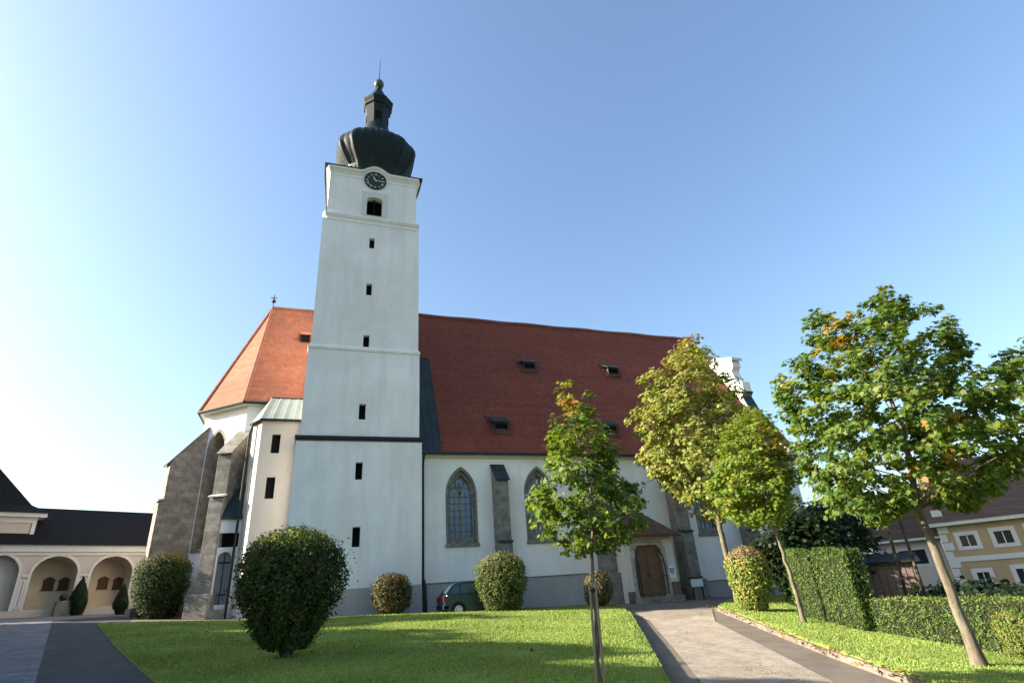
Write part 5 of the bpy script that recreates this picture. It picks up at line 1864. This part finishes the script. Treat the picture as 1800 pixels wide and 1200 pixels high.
def hedge(name, label, pts, width, h_fn, cols, wts, n, lsize, group=None, topcol=None):
    """clipped hedge along ground points pts; h_fn(s) gives its height"""
    P2 = np.array(pts, float)
    segs = np.linalg.norm(np.diff(P2, axis=0), axis=1)
    L = segs.sum()
    cum = np.concatenate([[0], np.cumsum(segs)])

    def pos(s):
        x = np.interp(s, cum, P2[:, 0])
        y = np.interp(s, cum, P2[:, 1])
        return x, y
    d = (P2[-1] - P2[0]) / np.linalg.norm(P2[-1] - P2[0])
    nr = np.array([-d[1], d[0]])
    t_ = thing(name, label, "hedge", (P2[:, 0].mean(), P2[:, 1].mean(), H(P2[:, 0].mean(), P2[:, 1].mean())), group)
    hm_ = np.mean([h_fn(s) for s in np.linspace(0, L, 8)])
    ar_ = np.array([L * hm_, L * hm_, L * width, width * hm_, width * hm_])
    f = RNG.choice(5, n, p=ar_ / ar_.sum())
    s = RNG.uniform(0, L, n)
    v = RNG.uniform(-1, 1, n)
    q = RNG.random(n)
    s = np.where(f == 3, 0.0, np.where(f == 4, L, s))
    v = np.where(f == 0, -1.0, np.where(f == 1, 1.0, v))
    q = np.where(f == 2, 1.0, q)
    lumpy = 1 + .05 * np.sin(s * 5.3 + q * 4) + .04 * np.sin(s * 11 + q * 9 + v * 5)
    inset = np.abs(RNG.normal(0, .07, n)) - (RNG.random(n) < .1) * .06
    hs = np.array([h_fn(k) for k in s])
    # rounded shoulders
    rs = np.clip((q - .82) / .18, 0, 1)
    vv = v * (1 - .22 * rs ** 2 * (np.abs(v) > .9)) * lumpy
    s2 = s + np.where(f == 3, 1, np.where(f == 4, -1, 0)) * (inset + .18 * rs ** 2)
    x, y = pos(np.clip(s2, 0, L))
    X = np.stack([x + nr[0] * vv * width / 2 * (1 - np.where(f < 2, inset / width * 2, 0)), y + nr[1] * vv * width / 2 * (1 - np.where(f < 2, inset / width * 2, 0))], 1)
    z = Hs(X) + q * hs * (1 + .02 * np.sin(s * 3)) - np.where(f == 2, inset, 0)
    Pp = np.concatenate([X, z[:, None]], 1)
    N = np.zeros((n, 3))
    N[f == 0, :2] = -nr
    N[f == 1, :2] = nr
    N[f == 2, 2] = 1
    N[f == 3, :2] = -d
    N[f == 4, :2] = d
    N += RNG.normal(0, .55, (n, 3)) + Z3 * .25
    col = palette(n, cols, wts, .22)
    if topcol:
        k = (q > .9) & (RNG.random(n) < topcol[1])
        col[k] = np.array(topcol[0]) * (1 + RNG.normal(0, .2, (k.sum(), 1)))
    Sh = lsize * RNG.uniform(.55, 1.4, n)
    hol = ((np.sin(s * 6.1 + 1.7 * np.sin(q * 5)) * np.sin(s * 2.3 + q * 4 + 2) > .55) | (np.sin(s * 14 + q * 7) * np.sin(q * 17 - s * 4) > .8)) & (RNG.random(n) < .7) & (q < .9)
    Sh[hol] *= .3
    leaf_mesh("foliage", Pp, N, Sh, col.clip(.003, 1), M['needle'], t_, 'lance')
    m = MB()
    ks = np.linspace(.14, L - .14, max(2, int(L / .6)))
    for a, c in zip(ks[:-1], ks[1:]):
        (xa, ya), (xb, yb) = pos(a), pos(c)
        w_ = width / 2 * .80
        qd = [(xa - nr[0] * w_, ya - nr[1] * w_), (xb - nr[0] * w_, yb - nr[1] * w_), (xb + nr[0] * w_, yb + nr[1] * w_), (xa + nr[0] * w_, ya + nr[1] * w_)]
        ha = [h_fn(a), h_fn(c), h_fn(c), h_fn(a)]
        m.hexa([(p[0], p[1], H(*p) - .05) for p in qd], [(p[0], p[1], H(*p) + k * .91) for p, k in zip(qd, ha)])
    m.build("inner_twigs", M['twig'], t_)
    return t_


HG = [(.06, .11, .016), (.085, .14, .022), (.04, .075, .012), (.12, .16, .035)]


def ztop(px, py, g):
    v = np.array([g[0], g[1], 0.0])
    v /= np.linalg.norm(v)
    return on_plane(px, py, g, v)[2]


h0, h1 = ghit(1432, 1084), ghit(1560, 1112)
hh0, hh1 = ztop(1405, 966, h0) - h0[2], ztop(1540, 960, h1) - h1[2]
dxy = (h1 - h0)[:2] / np.linalg.norm((h1 - h0)[:2])
nrm = np.array([-dxy[1], dxy[0]])
if nrm[1] < 0:
    nrm = -nrm
wd_t = .62
hedge("clipped_hedge", "tall clipped green hedge block behind the leaning thin maple", [h0[:2] + nrm * wd_t / 2, h1[:2] + nrm * wd_t / 2], wd_t, lambda s: hh0 + (hh1 - hh0) * s / np.linalg.norm((h1 - h0)[:2]), HG, [4, 4, 3, 1.5], 22000, .085)
l0, l1 = ghit(1590, 1110), ghit(1800, 1146)
lh0, lh1 = ztop(1590, 1049, l0) - l0[2], ztop(1800, 1047, l1) - l1[2]
dxy = (l1 - l0)[:2] / np.linalg.norm((l1 - l0)[:2])
nrm = np.array([-dxy[1], dxy[0]])
if nrm[1] < 0:
    nrm = -nrm
Lq = np.linalg.norm((l1 - l0)[:2])
pA, pB = l0[:2] - dxy * 1.0 + nrm * .55, l1[:2] + dxy * 4 + nrm * .55
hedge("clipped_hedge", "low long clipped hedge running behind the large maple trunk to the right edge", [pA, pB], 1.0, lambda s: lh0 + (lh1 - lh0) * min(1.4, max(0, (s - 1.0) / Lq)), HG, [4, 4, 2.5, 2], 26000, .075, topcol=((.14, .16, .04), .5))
s0 = ghit(1790, 1152)
sh_ = ztop(1760, 1070, s0) - s0[2]
shrub("clipped_bush", "small clipped green bush in front of the low hedge at the right edge", "bush", (1794, 1157), (1788, 1068), (1744, 1840, 1100), [(.12, .17, .03), (.15, .19, .04), (.08, .12, .02), (.20, .18, .05)], [4, 4, 2, 2], 9000, .06, cyl_p, ((.16, .13, .04), .8, .4), M['needle'], False, 'lance', lump=.04)

# dark tree behind the tall hedge, and others in the garden
def tree_world(name, label, pos, h, r, n, per, lsize, cols, wts, trunk_r=.16, low=.18, mat=M['darkbark'], shape='maple', rc=.5, squash=1.0):
    x, y = pos
    gz = H(x, y)
    t = thing(name, label, "tree", (x, y, gz))
    C = []
    while len(C) < n:
        p = RNG.uniform(-1, 1, 3)
        q = np.linalg.norm(p)
        if .35 < q < 1 + .12 * math.sin(7 * p[0] + 5 * p[2]) and RNG.random() < q:
            C.append([x + p[0] * r, y + p[1] * r * squash, gz + h * (low + 1) / 2 + p[2] * h * (1 - low) / 2])
    C = np.array(C)
    m = MB()
    ctr = np.array([x, y, gz + h * .55])
    m.tube([(x, y, gz - .1), (x + .05, y, gz + h * .3), (x, y + .05, gz + h * .6), (x, y, gz + h * .92)], [trunk_r * 1.3, trunk_r, trunk_r * .6, .02], 10)
    for c in C[RNG.permutation(n)[:45]]:
        s0 = np.array([x, y, gz + min(h * .8, max(h * low, c[2] - gz - .6 * np.linalg.norm(c[:2] - [x, y])))])
        m.tube([s0, (s0 + c) / 2 + Z3 * .1, c], [trunk_r * .35, trunk_r * .2, .01], 5, cap=False)
    m.build("trunk", mat, t, smooth=True)
    k = n * per
    ci = np.repeat(np.arange(n), per)
    off = RNG.normal(0, .5, (k, 3)) * rc
    off[:, 2] *= .6
    P = C[ci] + off
    N = (P - ctr) / h + Z3 * .6 + RNG.normal(0, .45, (k, 3))
    leaf_mesh("crown", P, N, lsize * RNG.uniform(.7, 1.3, k), palette(k, cols, wts).clip(.003, 1), M['leaf'], t, shape)
    return t


dt = ghit(1440, 1058)
DT = [(.012, .026, .010), (.018, .036, .012), (.026, .045, .014)]
for k, (px, py, dist, hpx, lb_) in enumerate(((1425, 1000, 30, 895, "dark evergreen tree standing behind the tall clipped hedge"), (1475, 1000, 36, 880, "dark leafy tree between the tall hedge and the pale house"))):
    d_ = ray(px, py)
    p_ = EYE + d_ * (dist / np.linalg.norm(d_[:2]))
    v_ = np.array([p_[0], p_[1], 0]) / np.linalg.norm(p_[:2])
    zt_ = on_plane(px - 20, hpx, p_, v_)[2]
    tree_world("garden_tree", lb_, (p_[0], p_[1]), zt_ - H(p_[0], p_[1]), 1.9, 260, 22, .22, DT, [3, 3, 2], .16, .05, rc=.6)

# trees left of the picture that shade the front of the lawn
SHADE = [(-13.0, 14.3, 8.7, 3.2), (-16.0, 19.4, 8.9, 2.2), (-18.5, 23.6, 8.8, 3.2), (-20.0, 30.5, 10.5, 3.4)]
for k, (x, y, h_, r_) in enumerate(SHADE):
    tree_world("shade_tree", ["broad green maple nearest the camera at the left of the yard", "tall green maple in the middle of the left yard row", "low round maple third along the left yard row", "round green maple at the far end of the left yard row"][k], (x, y), h_, r_, 760 if k == 0 else 460, 60 if k == 0 else 46, .28, [G1, G2, G3], [3, 2, 3], .16, .12)

# grass blades on the lawns, denser near the camera
def grass(name, poly, n, mat_shift=0.0):
    P2 = np.array(poly)
    lo_, hi_ = P2.min(0), P2.max(0)
    out = []
    tot = 0
    while tot < n:
        q = RNG.uniform(lo_, hi_, (200000, 2))
        d = np.linalg.norm(q - EYE[:2], axis=1)
        k = (RNG.random(len(q)) < np.clip((5.5 / d) ** 2, 0, 1)) & (d > 3.0) & (q[:, 1] > .5 * np.abs(q[:, 0]) - 4)
        q = q[k]
        q = q[in_poly(q[:, 0], q[:, 1], poly)]
        out.append(q)
        tot += len(q)
    q = np.concatenate(out)[:n]
    d = np.linalg.norm(q - EYE[:2], axis=1)
    z = Hs(q) + .028
    nn = len(q)
    hgt = RNG.uniform(.014, .036, nn) * (1 + .02 * d) * (1 + .5 * np.sin(q[:, 0] * 1.7) * np.sin(q[:, 1] * 1.3))
    w_ = .0045 * (1 + .09 * d)
    a = RNG.uniform(0, 6.283, nn)
    dirx = np.stack([np.cos(a), np.sin(a), np.zeros(nn)], 1)
    lean = np.stack([RNG.normal(0, .5, nn), RNG.normal(0, .5, nn), np.ones(nn)], 1)
    B = np.concatenate([q, z[:, None]], 1)
    V = np.stack([B - dirx * w_[:, None], B + dirx * w_[:, None], B + lean * hgt[:, None]], 1)
    cols = [(.20, .28, .06), (.245, .32, .075), (.16, .235, .045), (.31, .33, .11), (.33, .29, .14)]
    pat = np.sin(q[:, 0] * .9 + 1.3 * np.sin(q[:, 1] * .7)) * np.sin(q[:, 1] * 1.1)
    col = palette(nn, cols, [4, 4, 3, 1.6, .5], .2) * (1 + .18 * pat[:, None])
    o = poly_soup(name, V, col.clip(.003, 1), M['blade'], None)
    tag(o, None, None, None, "stuff")
    return o


g_ = grass("grass", LAWN_L, 330000)
tag(g_, "short green grass on the big lawn before the church", "grass", None, "stuff")
g_ = grass("grass", LAWN_R, 150000)
tag(g_, "short green grass on the strip right of the paved path", "grass", None, "stuff")

# fallen leaves
def fallen(name, label, polys, n):
    Q = []
    for poly, k in polys:
        P2 = np.array(poly)
        c = 0
        while c < k:
            q = RNG.uniform(P2.min(0), P2.max(0), (4000, 2))
            q = q[in_poly(q[:, 0], q[:, 1], poly)]
            d = np.linalg.norm(q - EYE[:2], axis=1)
            q = q[RNG.random(len(q)) < np.clip(8 / d, 0, 1)][:k - c]
            Q.append(q)
            c += len(q)
    q = np.concatenate(Q)
    z = Hs(q) + .065
    P = np.concatenate([q, z[:, None]], 1)
    nn = len(q)
    o = leaf_mesh(name, P, Z3[None] + RNG.normal(0, .3, (nn, 3)), .10 * RNG.uniform(.6, 1.2, nn), palette(nn, [(.30, .16, .04), (.20, .10, .04), (.38, .30, .10), (.16, .17, .05)], [3, 3, 2, 1]), M['bushleaf'], None)
    tag(o, label, "leaves", None, "stuff")


strip = [kr[0], kr[1], kr[2], kr[3], (kr[3][0] - .5, kr[3][1] + .35), (kr[2][0] - .6, kr[2][1] + .2), (kr[1][0] - .6, kr[1][1]), (kr[0][0] - .6, kr[0][1])]
fallen("fallen_leaves", "scattered yellow and brown fallen leaves on the lawns and along the kerb", [(LAWN_L, 260), (LAWN_R, 200), (strip, 260)], 500)

# ================================================================== SMALL THINGS ON THE RIGHT
def hpt(px, py, dist):
    d_ = ray(px, py)
    return EYE + d_ * (dist / np.linalg.norm(d_[:2]))


for k, (ax, ay, bx, by, lb_) in enumerate(((1553, 903, 1592, 1040, "dark wooden post, nearer the tall hedge of two in front of the pale house"), (1580, 909, 1624, 1040, "dark wooden post, nearer the large maple of two in front of the pale house"))):
    pb = hpt(bx, by, 24)
    v_ = np.array([pb[0], pb[1], 0]) / np.linalg.norm(pb[:2])
    pt = on_plane(ax, ay, pb, v_)
    gz = H(pb[0], pb[1])
    o = thing("wooden_post", lb_, "post", (pb[0], pb[1], gz), "dark posts before the pale house")
    dirp = (pt - pb) / np.linalg.norm(pt - pb)
    foot = pb + dirp * ((gz - .1 - pb[2]) / dirp[2])
    MB().tube([foot, pt], [.06, .045], 8).build("post_shaft", M['darkbark'], o, smooth=True)
    MB().lathe((pt[0], pt[1]), [(.05, pt[2] - .02), (.065, pt[2]), (.05, pt[2] + .04), (.02, pt[2] + .06)], 10).build("post_cap", M['dark'], o)
sb = hpt(1572, 1045, 30)
gz = H(sb[0], sb[1])
v_ = np.array([sb[0], sb[1], 0]) / np.linalg.norm(sb[:2])
sd_ = np.array([v_[1], -v_[0], 0])
zt_ = on_plane(1560, 990, sb, v_)[2]
shd = thing("garden_shed", "brown boarded shed between the tall hedge and the pale house", "shed", (sb[0], sb[1], gz))
MB().obox(np.array([sb[0], sb[1], gz - .1]) - sd_ * 1.1, sd_ * 2.2, v_ * 1.8, Z3 * (zt_ - gz + .1)).build("shed_wall", M['brownwall'], shd)
MB().obox(np.array([sb[0], sb[1], zt_]) - sd_ * 1.3 - v_ * .25, sd_ * 2.6, v_ * 2.3 + Z3 * .35, Z3 * .08).build("shed_roof", M['darktile'], shd)
mm = MB()
for i in range(9):
    mm.obox(np.array([sb[0], sb[1], gz]) - sd_ * (1.08 - i * .25) - v_ * .02, sd_ * .02, v_ * .03, Z3 * (zt_ - gz))
mm.build("shed_batten", M['darkbark'], shd)
# dark garden shrubs behind the low hedge
for k, (px, py, lb_) in enumerate(((1668, 1022, "low dark shrub behind the low hedge, left of the large maple trunk"), (1722, 1020, "low dark shrub behind the low hedge under the ground-floor window"), (1776, 1022, "low dark shrub behind the low hedge at the right edge of the picture"))):
    p_ = hpt(px, py, 27 - k * 2)
    gz = H(p_[0], p_[1])
    tree_world("garden_shrub", lb_, (p_[0], p_[1]), p_[2] - gz - .15, 1.6, 90, 22, .16, DT, [3, 3, 1], .08, .02, rc=.5)
# terracotta plate and stones at the foot of the low hedge
tp = ghit(1688, 1126)
ter = thing("plant_saucer", "shallow terracotta saucer lying on the grass before the low hedge", "saucer", (tp[0], tp[1], H(tp[0], tp[1])))
MB().lathe((tp[0], tp[1]), [(.16, H(tp[0], tp[1]) + .02), (.24, H(tp[0], tp[1]) + .08), (.25, H(tp[0], tp[1]) + .13), (.21, H(tp[0], tp[1]) + .12), (.02, H(tp[0], tp[1]) + .07)], 24).build("saucer", M['terracotta'], ter, smooth=True)
